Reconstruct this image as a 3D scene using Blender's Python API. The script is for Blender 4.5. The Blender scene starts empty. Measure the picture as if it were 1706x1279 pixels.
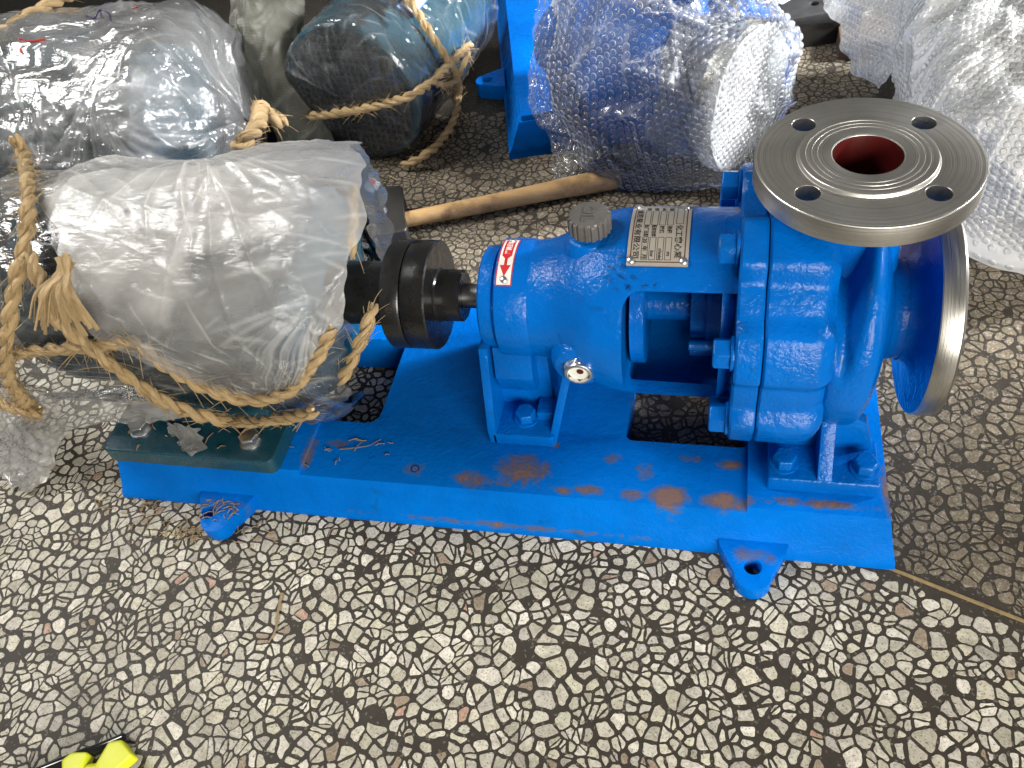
import bpy, bmesh, math, random
import numpy as np
from mathutils import Vector, Matrix
from mathutils.geometry import delaunay_2d_cdt

random.seed(11)
rng = np.random.default_rng(11)
scene = bpy.context.scene
col = scene.collection
MM = 0.001
PI = math.pi

# ------------------------------------------------------------------ camera
FPX = 1397.719
CAM_C = np.array([-110.0, -573.3, 742.9])
def rodrigues(rv):
    t = np.linalg.norm(rv); k = rv / t
    K = np.array([[0, -k[2], k[1]], [k[2], 0, -k[0]], [-k[1], k[0], 0]])
    return np.eye(3) + math.sin(t) * K + (1 - math.cos(t)) * K @ K
CAM_R = rodrigues(np.array([2.426, 0.165, -0.252]))
cam_data = bpy.data.cameras.new('camera')
cam_data.sensor_width = 36.0
cam_data.lens = 36.0 * FPX / 1706.0
cam_data.clip_start = 0.02
cam_data.clip_end = 60.0
cam = bpy.data.objects.new('camera', cam_data)
col.objects.link(cam)
mw = Matrix.Identity(4)
for i in range(3):
    mw[i][0] = CAM_R[0][i]; mw[i][1] = -CAM_R[1][i]; mw[i][2] = -CAM_R[2][i]
    mw[i][3] = CAM_C[i] * MM
cam.matrix_world = mw
scene.camera = cam

# ------------------------------------------------------------------ world, lamps, exposure
world = bpy.data.worlds.new('World'); scene.world = world; world.use_nodes = True
bg = world.node_tree.nodes['Background']
bg.inputs[0].default_value = (1.0, 0.975, 0.94, 1); bg.inputs[1].default_value = 0.15

def area(name, loc, target, sx, sy, power, color, spread=180):
    l = bpy.data.lights.new(name, 'AREA'); l.shape = 'RECTANGLE'; l.size = sx; l.size_y = sy
    l.energy = power; l.color = color; l.spread = math.radians(spread)
    o = bpy.data.objects.new(name, l); col.objects.link(o); o.location = loc
    o.rotation_euler = (Vector(target) - Vector(loc)).to_track_quat('-Z', 'Y').to_euler()
    return o
area('doorway_light', (0.80, -1.75, 0.82), (-0.35, -0.25, 0.05), 1.3, 0.95, 66, (1.0, 0.95, 0.86))
area('window_light', (2.1, 0.95, 1.25), (0.36, 0.66, 0.22), 0.5, 0.5, 18, (0.97, 0.98, 1.0), 32)
area('skylight', (-2.0, 0.30, 1.9), (-0.75, 0.25, 0.2), 0.9, 0.9, 6.0, (1.0, 0.98, 0.95), 42)
scene.view_settings.view_transform = 'Standard'
scene.view_settings.look = 'None'
scene.view_settings.exposure = 0.0
scene.view_settings.gamma = 1.0
scene.view_settings.use_curve_mapping = False
scene.render.engine = 'CYCLES'
scene.cycles.use_denoising = True
scene.cycles.use_adaptive_sampling = True
scene.cycles.adaptive_threshold = 0.025
scene.cycles.max_bounces = 6
scene.cycles.diffuse_bounces = 3
scene.cycles.glossy_bounces = 3
scene.cycles.transparent_max_bounces = 14
scene.cycles.sample_clamp_indirect = 6.0

# ------------------------------------------------------------------ node helpers, materials
def newmat(name):
    m = bpy.data.materials.new(name); m.use_nodes = True
    nt = m.node_tree; nt.nodes.clear()
    out = nt.nodes.new('ShaderNodeOutputMaterial')
    return m, nt, out
def N(nt, t, **kw):
    n = nt.nodes.new(t)
    for k, v in kw.items():
        if k.startswith('_'): setattr(n, k[1:], v)
        else: n.inputs[k.replace('__', ' ')].default_value = v
    return n
def L(nt, a, b): nt.links.new(a, b)
def ramp(nt, fac, stops):
    r = nt.nodes.new('ShaderNodeValToRGB'); els = r.color_ramp.elements
    els[0].position = stops[0][0]; els[0].color = stops[0][1]
    els[1].position = stops[-1][0]; els[1].color = stops[-1][1]
    for p, c in stops[1:-1]:
        e = els.new(p); e.color = c
    L(nt, fac, r.inputs[0]); return r
def noise(nt, vec, scale, detail=3, rough=.55, dist=0):
    n = nt.nodes.new('ShaderNodeTexNoise')
    n.inputs['Scale'].default_value = scale; n.inputs['Detail'].default_value = detail
    n.inputs['Roughness'].default_value = rough; n.inputs['Distortion'].default_value = dist
    if vec is not None: L(nt, vec, n.inputs['Vector'])
    return n
def bump(nt, h, strength, dist, prev=None):
    b = nt.nodes.new('ShaderNodeBump'); b.inputs['Strength'].default_value = strength
    b.inputs['Distance'].default_value = dist; L(nt, h, b.inputs['Height'])
    if prev is not None: L(nt, prev.outputs[0], b.inputs['Normal'])
    return b
def mixc(nt, fac, a, b, mode='MIX'):
    m = nt.nodes.new('ShaderNodeMix'); m.data_type = 'RGBA'; m.blend_type = mode
    for s, v in ((0, fac), (6, a), (7, b)):
        if hasattr(v, 'links') or isinstance(v, bpy.types.NodeSocket): L(nt, v, m.inputs[s])
        else: m.inputs[s].default_value = v
    return m.outputs[2]
def math_(nt, op, a, b=None, clamp=False):
    m = nt.nodes.new('ShaderNodeMath'); m.operation = op; m.use_clamp = clamp
    for i, v in enumerate((a, b)):
        if v is None: continue
        if isinstance(v, bpy.types.NodeSocket): L(nt, v, m.inputs[i])
        else: m.inputs[i].default_value = v
    return m.outputs[0]
def g(v, a=1): return (v, v, v, a)

def paint(name, base, dark, rough=.2, coat=.5, lump=1.0, spots=(), fine=1.0, spec=.4):
    """glossy brush paint on a casting; spots = rust stains (x, y, rx, ry, strength) in metres on the world plane"""
    m, nt, out = newmat(name)
    geo = nt.nodes.new('ShaderNodeNewGeometry'); pos = geo.outputs['Position']
    p = nt.nodes.new('ShaderNodeBsdfPrincipled')
    n1 = noise(nt, pos, 14, 4, .6); n2 = noise(nt, pos, 85, 3, .6); n3 = noise(nt, pos, 300, 3, .6)
    c = mixc(nt, ramp(nt, n1.outputs[0], [(.35, g(0)), (.7, g(1))]).outputs[0], base, dark)
    sc_ = noise(nt, pos, 38, 5, .7)
    c = mixc(nt, ramp(nt, sc_.outputs[0], [(.64, g(0)), (.70, g(.55))]).outputs[0], c, (base[0] * .4 + .004, base[1] * .62, base[2] * .45, 1))
    rgh = ramp(nt, n2.outputs[0], [(.3, g(rough * .7)), (.75, g(rough * 1.6))]).outputs[0]
    h = math_(nt, 'ADD', math_(nt, 'MULTIPLY', n2.outputs[0], .55 * lump), math_(nt, 'MULTIPLY', n3.outputs[0], .13 * fine))
    bp = bump(nt, h, .75, .0022)
    if spots:
        sep = nt.nodes.new('ShaderNodeSeparateXYZ'); L(nt, pos, sep.inputs[0])
        best = None
        rn = noise(nt, pos, 62, 6, .78, .5)
        rn2 = noise(nt, pos, 420, 3, .7)
        off = math_(nt, 'MULTIPLY', math_(nt, 'SUBTRACT', rn.outputs[0], .5), 3.6)
        for (x, y, rx, ry, s) in spots:
            dx = math_(nt, 'MULTIPLY', math_(nt, 'SUBTRACT', sep.outputs[0], x), 1 / rx)
            dy = math_(nt, 'MULTIPLY', math_(nt, 'SUBTRACT', sep.outputs[1], y), 1 / ry)
            d = math_(nt, 'ADD', math_(nt, 'MULTIPLY', dx, dx), math_(nt, 'MULTIPLY', dy, dy))
            d = math_(nt, 'MULTIPLY', math_(nt, 'SUBTRACT', 1.0, d), s)
            best = d if best is None else math_(nt, 'MAXIMUM', best, d)
        k = math_(nt, 'ADD', best, off)
        k = math_(nt, 'ADD', k, math_(nt, 'MULTIPLY', math_(nt, 'SUBTRACT', rn2.outputs[0], .5), .5))
        fac = ramp(nt, k, [(.10, g(0)), (.45, g(.45)), (.95, g(.92))])
        rc = ramp(nt, k, [(.2, (.06, .09, .12, 1)), (.55, (.10, .085, .07, 1)), (.9, (.13, .09, .064, 1)), (1.3, (.185, .105, .06, 1))])
        c = mixc(nt, fac.outputs[0], c, rc.outputs[0])
        rgh = mixc(nt, fac.outputs[0], rgh, g(.8))
        L(nt, math_(nt, 'MULTIPLY', math_(nt, 'SUBTRACT', 1.0, fac.outputs[0]), coat), p.inputs['Coat Weight'])
    else:
        p.inputs['Coat Weight'].default_value = coat
    p.inputs['Coat Roughness'].default_value = .07; p.inputs['Specular IOR Level'].default_value = spec
    L(nt, c, p.inputs['Base Color']); L(nt, rgh, p.inputs['Roughness'])
    L(nt, bp.outputs[0], p.inputs['Normal']); L(nt, bp.outputs[0], p.inputs['Coat Normal'])
    L(nt, p.outputs[0], out.inputs[0]); return m

BLUE = (.0002, .150, .60, 1); BLUE_D = (.0002, .112, .46, 1)
rust = [(-.286, -.108, .032, .022, 1.1), (-.332, -.124, .020, .012, 1.0), (-.138, -.126, .023, .015, 1.5), (-.084, -.126, .026, .012, 1.2),
        (-.172, -.127, .013, .008, 1.0), (-.215, -.125, .016, .008, .9), (-.081, -.084, .017, .007, 1.0), (-.120, -.081, .012, .006, .8),
        (-.165, -.098, .010, .012, .6), (-.398, -.117, .013, .010, .7), (-.258, -.074, .007, .006, 1.2), (-.197, -.086, .010, .007, .5),
        (-.240, -.129, .010, .006, .9), (-.519, -.105, .008, .028, .9), (-.490, -.092, .016, .006, .7), (-.004, -.124, .055, .006, .95),
        (.057, -.105, .005, .030, .9), (-.300, -.150, .17, .0020, .6), (-.060, -.162, .022, .010, .6), (-.615, -.160, .030, .008, .5),
        (-.267, -.104, .012, .010, .8), (-.300, -.126, .05, .005, .4)]
M = {}
M['blue'] = paint('blue_gloss_paint', (.0002, .122, .49, 1), (.0002, .088, .36, 1), .10, .05, 1.5, fine=3.6, spec=.20)
M['blue_base'] = paint('blue_base_paint', BLUE, BLUE_D, .26, .0, .7, rust, fine=2.6, spec=.05)
M['teal'] = paint('dark_teal_enamel', (.009, .058, .085, 1), (.006, .044, .066, 1), .28, .3, .35)
M['black'] = paint('black_enamel', (.008, .008, .008, 1), (.012, .012, .011, 1), .28, .3, .12, fine=.4)

def metal(name, colr, rough, axis=None, streak=1.0):
    m, nt, out = newmat(name)
    p = nt.nodes.new('ShaderNodeBsdfPrincipled'); p.inputs['Metallic'].default_value = 1
    tc = nt.nodes.new('ShaderNodeTexCoord'); v = tc.outputs['Object']
    n1 = noise(nt, v, 30, 4, .6)
    c = mixc(nt, ramp(nt, n1.outputs[0], [(.3, g(0)), (.75, g(1))]).outputs[0], colr, tuple(x * .8 for x in colr[:3]) + (1,))
    if axis is not None:
        sep = nt.nodes.new('ShaderNodeSeparateXYZ'); L(nt, v, sep.inputs[0])
        a, b = [sep.outputs[i] for i in range(3) if i != axis]
        r = math_(nt, 'SQRT', math_(nt, 'ADD', math_(nt, 'MULTIPLY', a, a), math_(nt, 'MULTIPLY', b, b)))
        w = math_(nt, 'ADD', math_(nt, 'MULTIPLY', r, 900.0), math_(nt, 'MULTIPLY', sep.outputs[axis], 1400.0))
        n2 = nt.nodes.new('ShaderNodeTexNoise'); n2.noise_dimensions = '1D'; n2.inputs['Scale'].default_value = 1.0
        n2.inputs['Detail'].default_value = 4; L(nt, w, n2.inputs['W'])
        bp = bump(nt, n2.outputs[0], .35 * streak, .0004)
        L(nt, bp.outputs[0], p.inputs['Normal'])
        rr = ramp(nt, n2.outputs[0], [(.3, g(rough * .8)), (.7, g(rough * 1.35))])
        L(nt, rr.outputs[0], p.inputs['Roughness'])
        p.inputs['Anisotropic'].default_value = .5
        c = mixc(nt, ramp(nt, n2.outputs[0], [(.35, g(0)), (.65, g(.35))]).outputs[0], c, tuple(x * .62 for x in colr[:3]) + (1,))
    else:
        p.inputs['Roughness'].default_value = rough
    L(nt, c, p.inputs['Base Color']); L(nt, p.outputs[0], out.inputs[0]); return m
M['steel'] = metal('turned_steel', (.78, .755, .695, 1), .34, 2, .8)
M['steel_x'] = metal('turned_steel_rim', (.66, .64, .59, 1), .32, 0)
M['zinc'] = metal('zinc_plated', (.72, .73, .74, 1), .33)
M['iron'] = metal('worn_iron', (.10, .095, .09, 1), .5)
M['shaft'] = metal('bare_shaft', (.30, .30, .29, 1), .35, 0)

def plain(name, colr, rough=.5, var=.25, scale=40, bumpd=0, spec=.5, coat=0, aniso=None):
    m, nt, out = newmat(name)
    p = nt.nodes.new('ShaderNodeBsdfPrincipled')
    tc = nt.nodes.new('ShaderNodeTexCoord'); v = tc.outputs['Object']
    if aniso:
        mp = nt.nodes.new('ShaderNodeMapping'); mp.inputs['Scale'].default_value = aniso; L(nt, v, mp.inputs[0]); v = mp.outputs[0]
    n = noise(nt, v, scale, 5, .62)
    c = mixc(nt, ramp(nt, n.outputs[0], [(.3, g(0)), (.72, g(1))]).outputs[0], colr, tuple(x * (1 - var) for x in colr[:3]) + (1,))
    L(nt, c, p.inputs['Base Color']); p.inputs['Roughness'].default_value = rough
    p.inputs['Specular IOR Level'].default_value = spec; p.inputs['Coat Weight'].default_value = coat
    if bumpd: L(nt, bump(nt, n.outputs[0], .7, bumpd).outputs[0], p.inputs['Normal'])
    L(nt, p.outputs[0], out.inputs[0]); return m
M['oil_grey'] = plain('dull_grey_cap', (.115, .108, .10, 1), .36, .25, 120, .0003)
M['red'] = plain('red_primer', (.085, .006, .005, 1), .42, .4, 60, .0006)
M['sticker_red'] = plain('sticker_red', (.55, .018, .022, 1), .35, .15)
M['sticker_white'] = plain('sticker_white', (.72, .72, .66, 1), .4, .08)
M['ink'] = plain('dark_print', (.035, .028, .025, 1), .5, .2)
M['ink_red'] = plain('plate_border', (.10, .022, .018, 1), .5, .2)
M['marker'] = plain('marker_ink', (.004, .050, .16, 1), .5, .6, 300)
M['marker_red'] = plain('red_marker', (.45, .03, .02, 1), .5, .3)
M['marker_purple'] = plain('purple_marker', (.03, .01, .09, 1), .5, .3)
M['grille'] = plain('dark_grille', (.004, .006, .008, 1), .5, .3)
M['grille_bar'] = plain('grille_wire', (.045, .055, .065, 1), .4, .3)
M['yellow'] = plain('yellow_plastic', (.72, .76, .03, 1), .45, .08)
M['gloss_black'] = plain('gloss_black', (.012, .012, .012, 1), .12, .2, coat=.6)
M['paper'] = plain('label_paper', (.75, .75, .73, 1), .5, .1)
M['paper_blue'] = plain('label_blue', (.08, .22, .55, 1), .5, .1)
M['cardboard'] = plain('brown_board', (.10, .06, .035, 1), .8, .3)
M['gravel_iron'] = plain('dark_casting', (.045, .045, .046, 1), .38, .4, 60, .001)
M['foam'] = plain('pale_foam', (.55, .66, .78, 1), .5, .15)
M['plate'] = plain('nameplate_metal', (.35, .32, .27, 1), .28, .12, spec=.8)
M['brass'] = plain('dull_brass', (.36, .26, .12, 1), .45, .45, 90)

def straw_mat(name, c1, c2):
    m, nt, out = newmat(name)
    p = nt.nodes.new('ShaderNodeBsdfPrincipled')
    uv = nt.nodes.new('ShaderNodeUVMap')
    mp = nt.nodes.new('ShaderNodeMapping'); mp.inputs['Scale'].default_value = (7, 20, 1); L(nt, uv.outputs[0], mp.inputs[0])
    n = noise(nt, mp.outputs[0], 2.2, 5, .7)
    geo = nt.nodes.new('ShaderNodeNewGeometry')
    n2 = noise(nt, geo.outputs['Position'], 45, 3, .6)
    c = mixc(nt, ramp(nt, n.outputs[0], [(.25, g(0)), (.75, g(1))]).outputs[0], c1, c2)
    c = mixc(nt, ramp(nt, n2.outputs[0], [(.4, g(0)), (.75, g(.5))]).outputs[0], c, (.42, .26, .11, 1))
    L(nt, c, p.inputs['Base Color']); p.inputs['Roughness'].default_value = .55
    L(nt, bump(nt, n.outputs[0], 1.0, .0028).outputs[0], p.inputs['Normal'])
    L(nt, p.outputs[0], out.inputs[0]); return m
M['straw'] = straw_mat('straw_rope_fibre', (.70, .52, .28, 1), (.46, .31, .14, 1))

def wood_mat():
    m, nt, out = newmat('worn_handle_wood')
    p = nt.nodes.new('ShaderNodeBsdfPrincipled')
    tc = nt.nodes.new('ShaderNodeTexCoord')
    mp = nt.nodes.new('ShaderNodeMapping'); mp.inputs['Scale'].default_value = (5, 60, 60); L(nt, tc.outputs['Object'], mp.inputs[0])
    n = noise(nt, mp.outputs[0], 1.6, 5, .65, .5); n2 = noise(nt, tc.outputs['Object'], 26, 5, .7)
    c = mixc(nt, ramp(nt, n.outputs[0], [(.3, g(0)), (.7, g(1))]).outputs[0], (.58, .37, .17, 1), (.42, .25, .10, 1))
    c = mixc(nt, ramp(nt, n2.outputs[0], [(.48, g(0)), (.74, g(.85))]).outputs[0], c, (.11, .065, .03, 1))
    L(nt, c, p.inputs['Base Color']); p.inputs['Roughness'].default_value = .42
    L(nt, bump(nt, n.outputs[0], .3, .0008).outputs[0], p.inputs['Normal'])
    L(nt, p.outputs[0], out.inputs[0]); return m
M['wood'] = wood_mat()

def tarp_mat():
    m, nt, out = newmat('woven_tarpaulin')
    p = nt.nodes.new('ShaderNodeBsdfPrincipled')
    uv = nt.nodes.new('ShaderNodeUVMap')
    w1 = N(nt, 'ShaderNodeTexWave', Scale=26.0, Distortion=.4); w1.bands_direction = 'X'
    w2 = N(nt, 'ShaderNodeTexWave', Scale=60.0, Distortion=.4); w2.bands_direction = 'Y'
    L(nt, uv.outputs[0], w1.inputs[0]); L(nt, uv.outputs[0], w2.inputs[0])
    h = math_(nt, 'ADD', w1.outputs[1], w2.outputs[1])
    tc = nt.nodes.new('ShaderNodeTexCoord'); n = noise(nt, tc.outputs['Object'], 16, 5, .65)
    c = mixc(nt, ramp(nt, n.outputs[0], [(.3, g(0)), (.7, g(1))]).outputs[0], (.135, .135, .108, 1), (.06, .06, .046, 1))
    c = mixc(nt, math_(nt, 'MULTIPLY', h, .14), c, (.06, .06, .05, 1))
    L(nt, c, p.inputs['Base Color']); p.inputs['Roughness'].default_value = .38
    L(nt, bump(nt, h, .35, .0007).outputs[0], p.inputs['Normal'])
    L(nt, p.outputs[0], out.inputs[0]); return m
M['tarp'] = tarp_mat()

def film(name, lo, hi, tint=(.9, .91, .92, 1), nscale=9, crink=55, bstr=.8, rough=.16, ior=1.5, gloss=1.0, trans=.35, clear=(.95, .965, .97, 1), bdist=.0015, stretch=(1, 1, 1), crease=.12, cmilk=.2):
    """thin plastic: clear film that turns milky where it is doubled or creased"""
    m, nt, out = newmat(name)
    tc = nt.nodes.new('ShaderNodeTexCoord')
    mp = nt.nodes.new('ShaderNodeMapping'); mp.inputs['Scale'].default_value = stretch; L(nt, tc.outputs['Object'], mp.inputs[0]); v = mp.outputs[0]
    n1 = noise(nt, tc.outputs['Object'], nscale, 4, .6, .5)
    wv = noise(nt, v, crink * .35, 3, .6)
    add = nt.nodes.new('ShaderNodeMix'); add.data_type = 'VECTOR'; add.inputs[0].default_value = .05
    L(nt, v, add.inputs[4]); L(nt, wv.outputs[1], add.inputs[5])
    ns = noise(nt, add.outputs[1], crink, 3, .55, .6)
    rd = math_(nt, 'ABSOLUTE', math_(nt, 'SUBTRACT', ns.outputs[0], .5))          # ridged: sharp little creases
    n5 = noise(nt, add.outputs[1], crink * .28, 2, .5, .3)
    rd2 = math_(nt, 'ABSOLUTE', math_(nt, 'SUBTRACT', n5.outputs[0], .5))
    h = math_(nt, 'ADD', rd, math_(nt, 'MULTIPLY', rd2, 3.0))
    bp = bump(nt, h, bstr, bdist)
    milk = ramp(nt, n1.outputs[0], [(.30, g(lo)), (.70, g(hi))]).outputs[0]
    n6 = noise(nt, tc.outputs['Object'], crink * .16, 2, .45, 1.2)
    rd3 = math_(nt, 'ABSOLUTE', math_(nt, 'SUBTRACT', n6.outputs[0], .5))
    cr = math_(nt, 'ADD', math_(nt, 'MULTIPLY', ramp(nt, rd2, [(0, g(1)), (.022, g(0))]).outputs[0], .55), ramp(nt, rd3, [(0, g(1)), (.012, g(0))]).outputs[0], True)
    cr = math_(nt, 'MULTIPLY', cr, ramp(nt, wv.outputs[0], [(.40, g(0)), (.62, g(1))]).outputs[0])
    milk = math_(nt, 'ADD', milk, math_(nt, 'MULTIPLY', cr, crease), True)
    ca = nt.nodes.new('ShaderNodeAttribute'); ca.attribute_name = 'crease'
    milk = math_(nt, 'ADD', milk, math_(nt, 'MULTIPLY', ca.outputs['Fac'], cmilk), True)
    dif = N(nt, 'ShaderNodeBsdfDiffuse', Color=tint); tr = N(nt, 'ShaderNodeBsdfTranslucent', Color=tint)
    body = nt.nodes.new('ShaderNodeMixShader'); body.inputs[0].default_value = trans
    L(nt, dif.outputs[0], body.inputs[1]); L(nt, tr.outputs[0], body.inputs[2])
    tp = N(nt, 'ShaderNodeBsdfTransparent', Color=clear)
    s1 = nt.nodes.new('ShaderNodeMixShader'); L(nt, milk, s1.inputs[0]); L(nt, tp.outputs[0], s1.inputs[1]); L(nt, body.outputs[0], s1.inputs[2])
    gl = N(nt, 'ShaderNodeBsdfGlossy', Roughness=rough); L(nt, bp.outputs[0], gl.inputs['Normal'])
    gl.inputs['Color'].default_value = (1, 1, 1, 1)
    fr = N(nt, 'ShaderNodeFresnel', IOR=ior); L(nt, bp.outputs[0], fr.inputs['Normal'])
    s2 = nt.nodes.new('ShaderNodeMixShader'); L(nt, math_(nt, 'MULTIPLY', fr.outputs[0], gloss, True), s2.inputs[0])
    L(nt, s1.outputs[0], s2.inputs[1]); L(nt, gl.outputs[0], s2.inputs[2])
    L(nt, s2.outputs[0], out.inputs[0]); return m
M['bag_white'] = film('milky_bag_film', .10, .36, (1, .975, .945, 1), 9, 120, .45, .26, 1.5, .7, .45, stretch=(.28, 1, 1), crease=.05, bdist=.002, cmilk=.3)
M['bag_inner'] = film('doubled_bag_film', .60, .92, (1, .97, .93, 1), 7, 120, .4, .3, 1.5, .5, .4, stretch=(.28, 1, 1), crease=.05, bdist=.002, cmilk=-1.0)
M['bag_clear'] = film('clear_bag_film', .01, .12, (.85, .87, .88, 1), 8, 95, .8, .10, 1.5, 1.1, stretch=(.4, 1, 1), crease=.04, bdist=.002)
M['wrap_clear'] = film('tight_clear_film', .01, .09, (.85, .87, .88, 1), 8, 70, .7, .10, 1.5, 1.2, stretch=(1, 1, .4), crease=.03, bdist=.002)
M['bag_torn'] = film('torn_grey_film', .22, .52, (.62, .61, .59, 1), 9, 95, .8, .14, 1.5, 1.3, .3, stretch=(.4, 1, 1), crease=.05, bdist=.002)
M['bag_grey'] = film('dusty_bag_film', .05, .36, (.86, .86, .85, 1), 7, 95, .8, .12, 1.5, 1.4, .4, stretch=(.32, 1, 1), crease=.05, bdist=.0022)
M['bubble_film'] = film('bubble_film', .04, .20, (.95, .96, .97, 1), 8, 45, .15, .14, 1.45, .9, crease=.05, cmilk=.35)
M['bubble'] = film('bubble_caps', .02, .06, (.95, .96, .97, 1), 14, 120, .05, .06, 1.4, 1.0, crease=0)
M['bubble_seam'] = film('bubble_seams', .30, .48, (.95, .96, .97, 1), 14, 120, .1, .14, 1.4, .8, crease=0)
M['bubble_film_white'] = film('bubble_film_layers', .62, .93, (.93, .93, .915, 1), 8, 45, .15, .16, 1.45, .8, .3, crease=.03)
M['bubble_white'] = film('bubble_caps_layers', .10, .25, (.92, .92, .91, 1), 14, 120, .05, .06, 1.4, 1.0, .3, crease=0)
M['sleeve_film'] = film('sleeve_film', .35, .60, (.66, .665, .68, 1), 8, 45, .15, .16, 1.45, .7, .3, crease=.03)
M['bubble_seam_white'] = film('bubble_seams_layers', .55, .75, (.94, .94, .93, 1), 14, 120, .1, .14, 1.4, .8, .3, crease=0)

def chip_mat():
    m, nt, out = newmat('terrazzo_stone')
    p = nt.nodes.new('ShaderNodeBsdfPrincipled')
    at = nt.nodes.new('ShaderNodeAttribute'); at.attribute_name = 'tint'
    geo = nt.nodes.new('ShaderNodeNewGeometry'); v = geo.outputs['Position']
    n1 = noise(nt, v, 150, 5, .72); n2 = noise(nt, v, 480, 4, .75); n3 = noise(nt, v, 3.2, 4, .6); n4 = noise(nt, v, 260, 3, .6, 1.0)
    c = mixc(nt, ramp(nt, n1.outputs[0], [(.33, g(.62)), (.57, g(0))]).outputs[0], at.outputs[0], (.30, .25, .18, 1))
    c = mixc(nt, ramp(nt, n4.outputs[0], [(.50, g(0)), (.72, g(.35))]).outputs[0], c, (.80, .76, .68, 1))
    c = mixc(nt, ramp(nt, n2.outputs[0], [(.55, g(0)), (.65, g(.85))]).outputs[0], c, (.05, .040, .03, 1))
    c = mixc(nt, ramp(nt, n3.outputs[0], [(.45, g(0)), (.75, g(.40))]).outputs[0], c, (.12, .10, .075, 1))
    n9 = noise(nt, v, 11, 6, .72, .8)
    c = mixc(nt, ramp(nt, n9.outputs[0], [(.54, g(0)), (.70, g(.5))]).outputs[0], c, (.10, .085, .062, 1))
    L(nt, c, p.inputs['Base Color'])
    L(nt, ramp(nt, n3.outputs[0], [(.3, g(.34)), (.7, g(.52))]).outputs[0], p.inputs['Roughness'])
    p.inputs['Specular IOR Level'].default_value = .16
    L(nt, bump(nt, n2.outputs[0], .25, .0004).outputs[0], p.inputs['Normal'])
    L(nt, p.outputs[0], out.inputs[0]); return m
M['chip'] = chip_mat()

def matrix_mat():
    m, nt, out = newmat('terrazzo_cement')
    p = nt.nodes.new('ShaderNodeBsdfPrincipled')
    geo = nt.nodes.new('ShaderNodeNewGeometry'); v = geo.outputs['Position']
    n1 = noise(nt, v, 60, 5, .7); n2 = noise(nt, v, 900, 3, .7)
    c = mixc(nt, n1.outputs[0], (.030, .026, .021, 1), (.066, .057, .046, 1))
    vor = N(nt, 'ShaderNodeTexVoronoi', Scale=520.0); L(nt, v, vor.inputs['Vector'])
    c = mixc(nt, ramp(nt, vor.outputs['Color'], [(.80, g(0)), (.86, g(.5))]).outputs[0], c, (.22, .20, .165, 1))
    L(nt, c, p.inputs['Base Color']); p.inputs['Roughness'].default_value = .42; p.inputs['Specular IOR Level'].default_value = .10
    L(nt, bump(nt, n2.outputs[0], .3, .0004).outputs[0], p.inputs['Normal'])
    L(nt, p.outputs[0], out.inputs[0]); return m
M['cement'] = matrix_mat()

# ------------------------------------------------------------------ mesh helpers (millimetres in, metres out)
ORIGIN = {}
def thing(name, label, cat, loc, group=None):
    o = bpy.data.objects.new(name, None); col.objects.link(o)
    o.empty_display_size = .02
    o.location = [a * MM for a in loc]; ORIGIN[o.name] = np.array(loc, float)
    o['label'] = label; o['category'] = cat
    if group: o['group'] = group
    return o
def tag(o, label, cat, group=None, kind=None):
    o['label'] = label; o['category'] = cat
    if group: o['group'] = group
    if kind: o['kind'] = kind
    return o
def link(name, me, parent, origin):
    o = bpy.data.objects.new(name, me); col.objects.link(o)
    origin = np.array(origin, float)
    base = ORIGIN[parent.name] if parent is not None else np.zeros(3)
    o.parent = parent
    o.location = [float(a) for a in (origin - base) * MM]
    ORIGIN[o.name] = origin
    return o

class MB:
    def __init__(self): self.v = []; self.f = []; self.m = []; self.uv = {}
    def add(self, verts, faces, mi=0, uvs=None):
        b = len(self.v); self.v += [tuple(map(float, p)) for p in verts]
        for k, f in enumerate(faces):
            if uvs is not None: self.uv[len(self.f)] = uvs[k]
            self.f.append([i + b for i in f]); self.m.append(mi)
        return self
    def mesh(self, origin=(0, 0, 0), smooth=35, bevel=0, segs=2, mats=(), merge=False):
        me = bpy.data.meshes.new('m')
        o = np.array(origin, float)
        V = (np.array(self.v) - o) * MM
        me.from_pydata(V.tolist(), [], self.f)
        me.polygons.foreach_set('material_index', self.m)
        if self.uv:
            l = me.uv_layers.new(name='UVMap'); buf = np.zeros((len(me.loops), 2))
            for p in me.polygons:
                u = self.uv.get(p.index)
                if u is not None:
                    for j, li in enumerate(p.loop_indices): buf[li] = u[j]
            l.data.foreach_set('uv', buf.ravel())
        finish(me, smooth, bevel, segs, merge)
        for mt in mats: me.materials.append(M[mt])
        return me
    def build(self, name, mats, parent=None, origin=None, smooth=35, bevel=0, segs=2, merge=False):
        if isinstance(mats, str): mats = (mats,)
        if origin is None:
            origin = ORIGIN[parent.name] if parent is not None else np.array(self.v).mean(0)
        me = self.mesh(origin, smooth, bevel, segs, mats, merge); me.name = name
        return link(name, me, parent, origin)

def finish(me, smooth=35, bevel=0, segs=2, merge=False):
    bm = bmesh.new(); bm.from_mesh(me)
    if merge: bmesh.ops.remove_doubles(bm, verts=bm.verts, dist=1e-6)
    if bevel:
        bmesh.ops.recalc_face_normals(bm, faces=bm.faces)
        ed = [e for e in bm.edges if len(e.link_faces) == 2 and e.calc_face_angle(0) > math.radians(28)]
        bmesh.ops.bevel(bm, geom=ed, offset=bevel * MM, segments=segs, profile=.6, affect='EDGES', clamp_overlap=True)
    else:
        bmesh.ops.recalc_face_normals(bm, faces=bm.faces)
    bm.to_mesh(me); bm.free()
    if smooth:
        me.polygons.foreach_set('use_smooth', [True] * len(me.polygons))
        me.set_sharp_from_angle(angle=math.radians(smooth))
    me.update()

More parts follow.
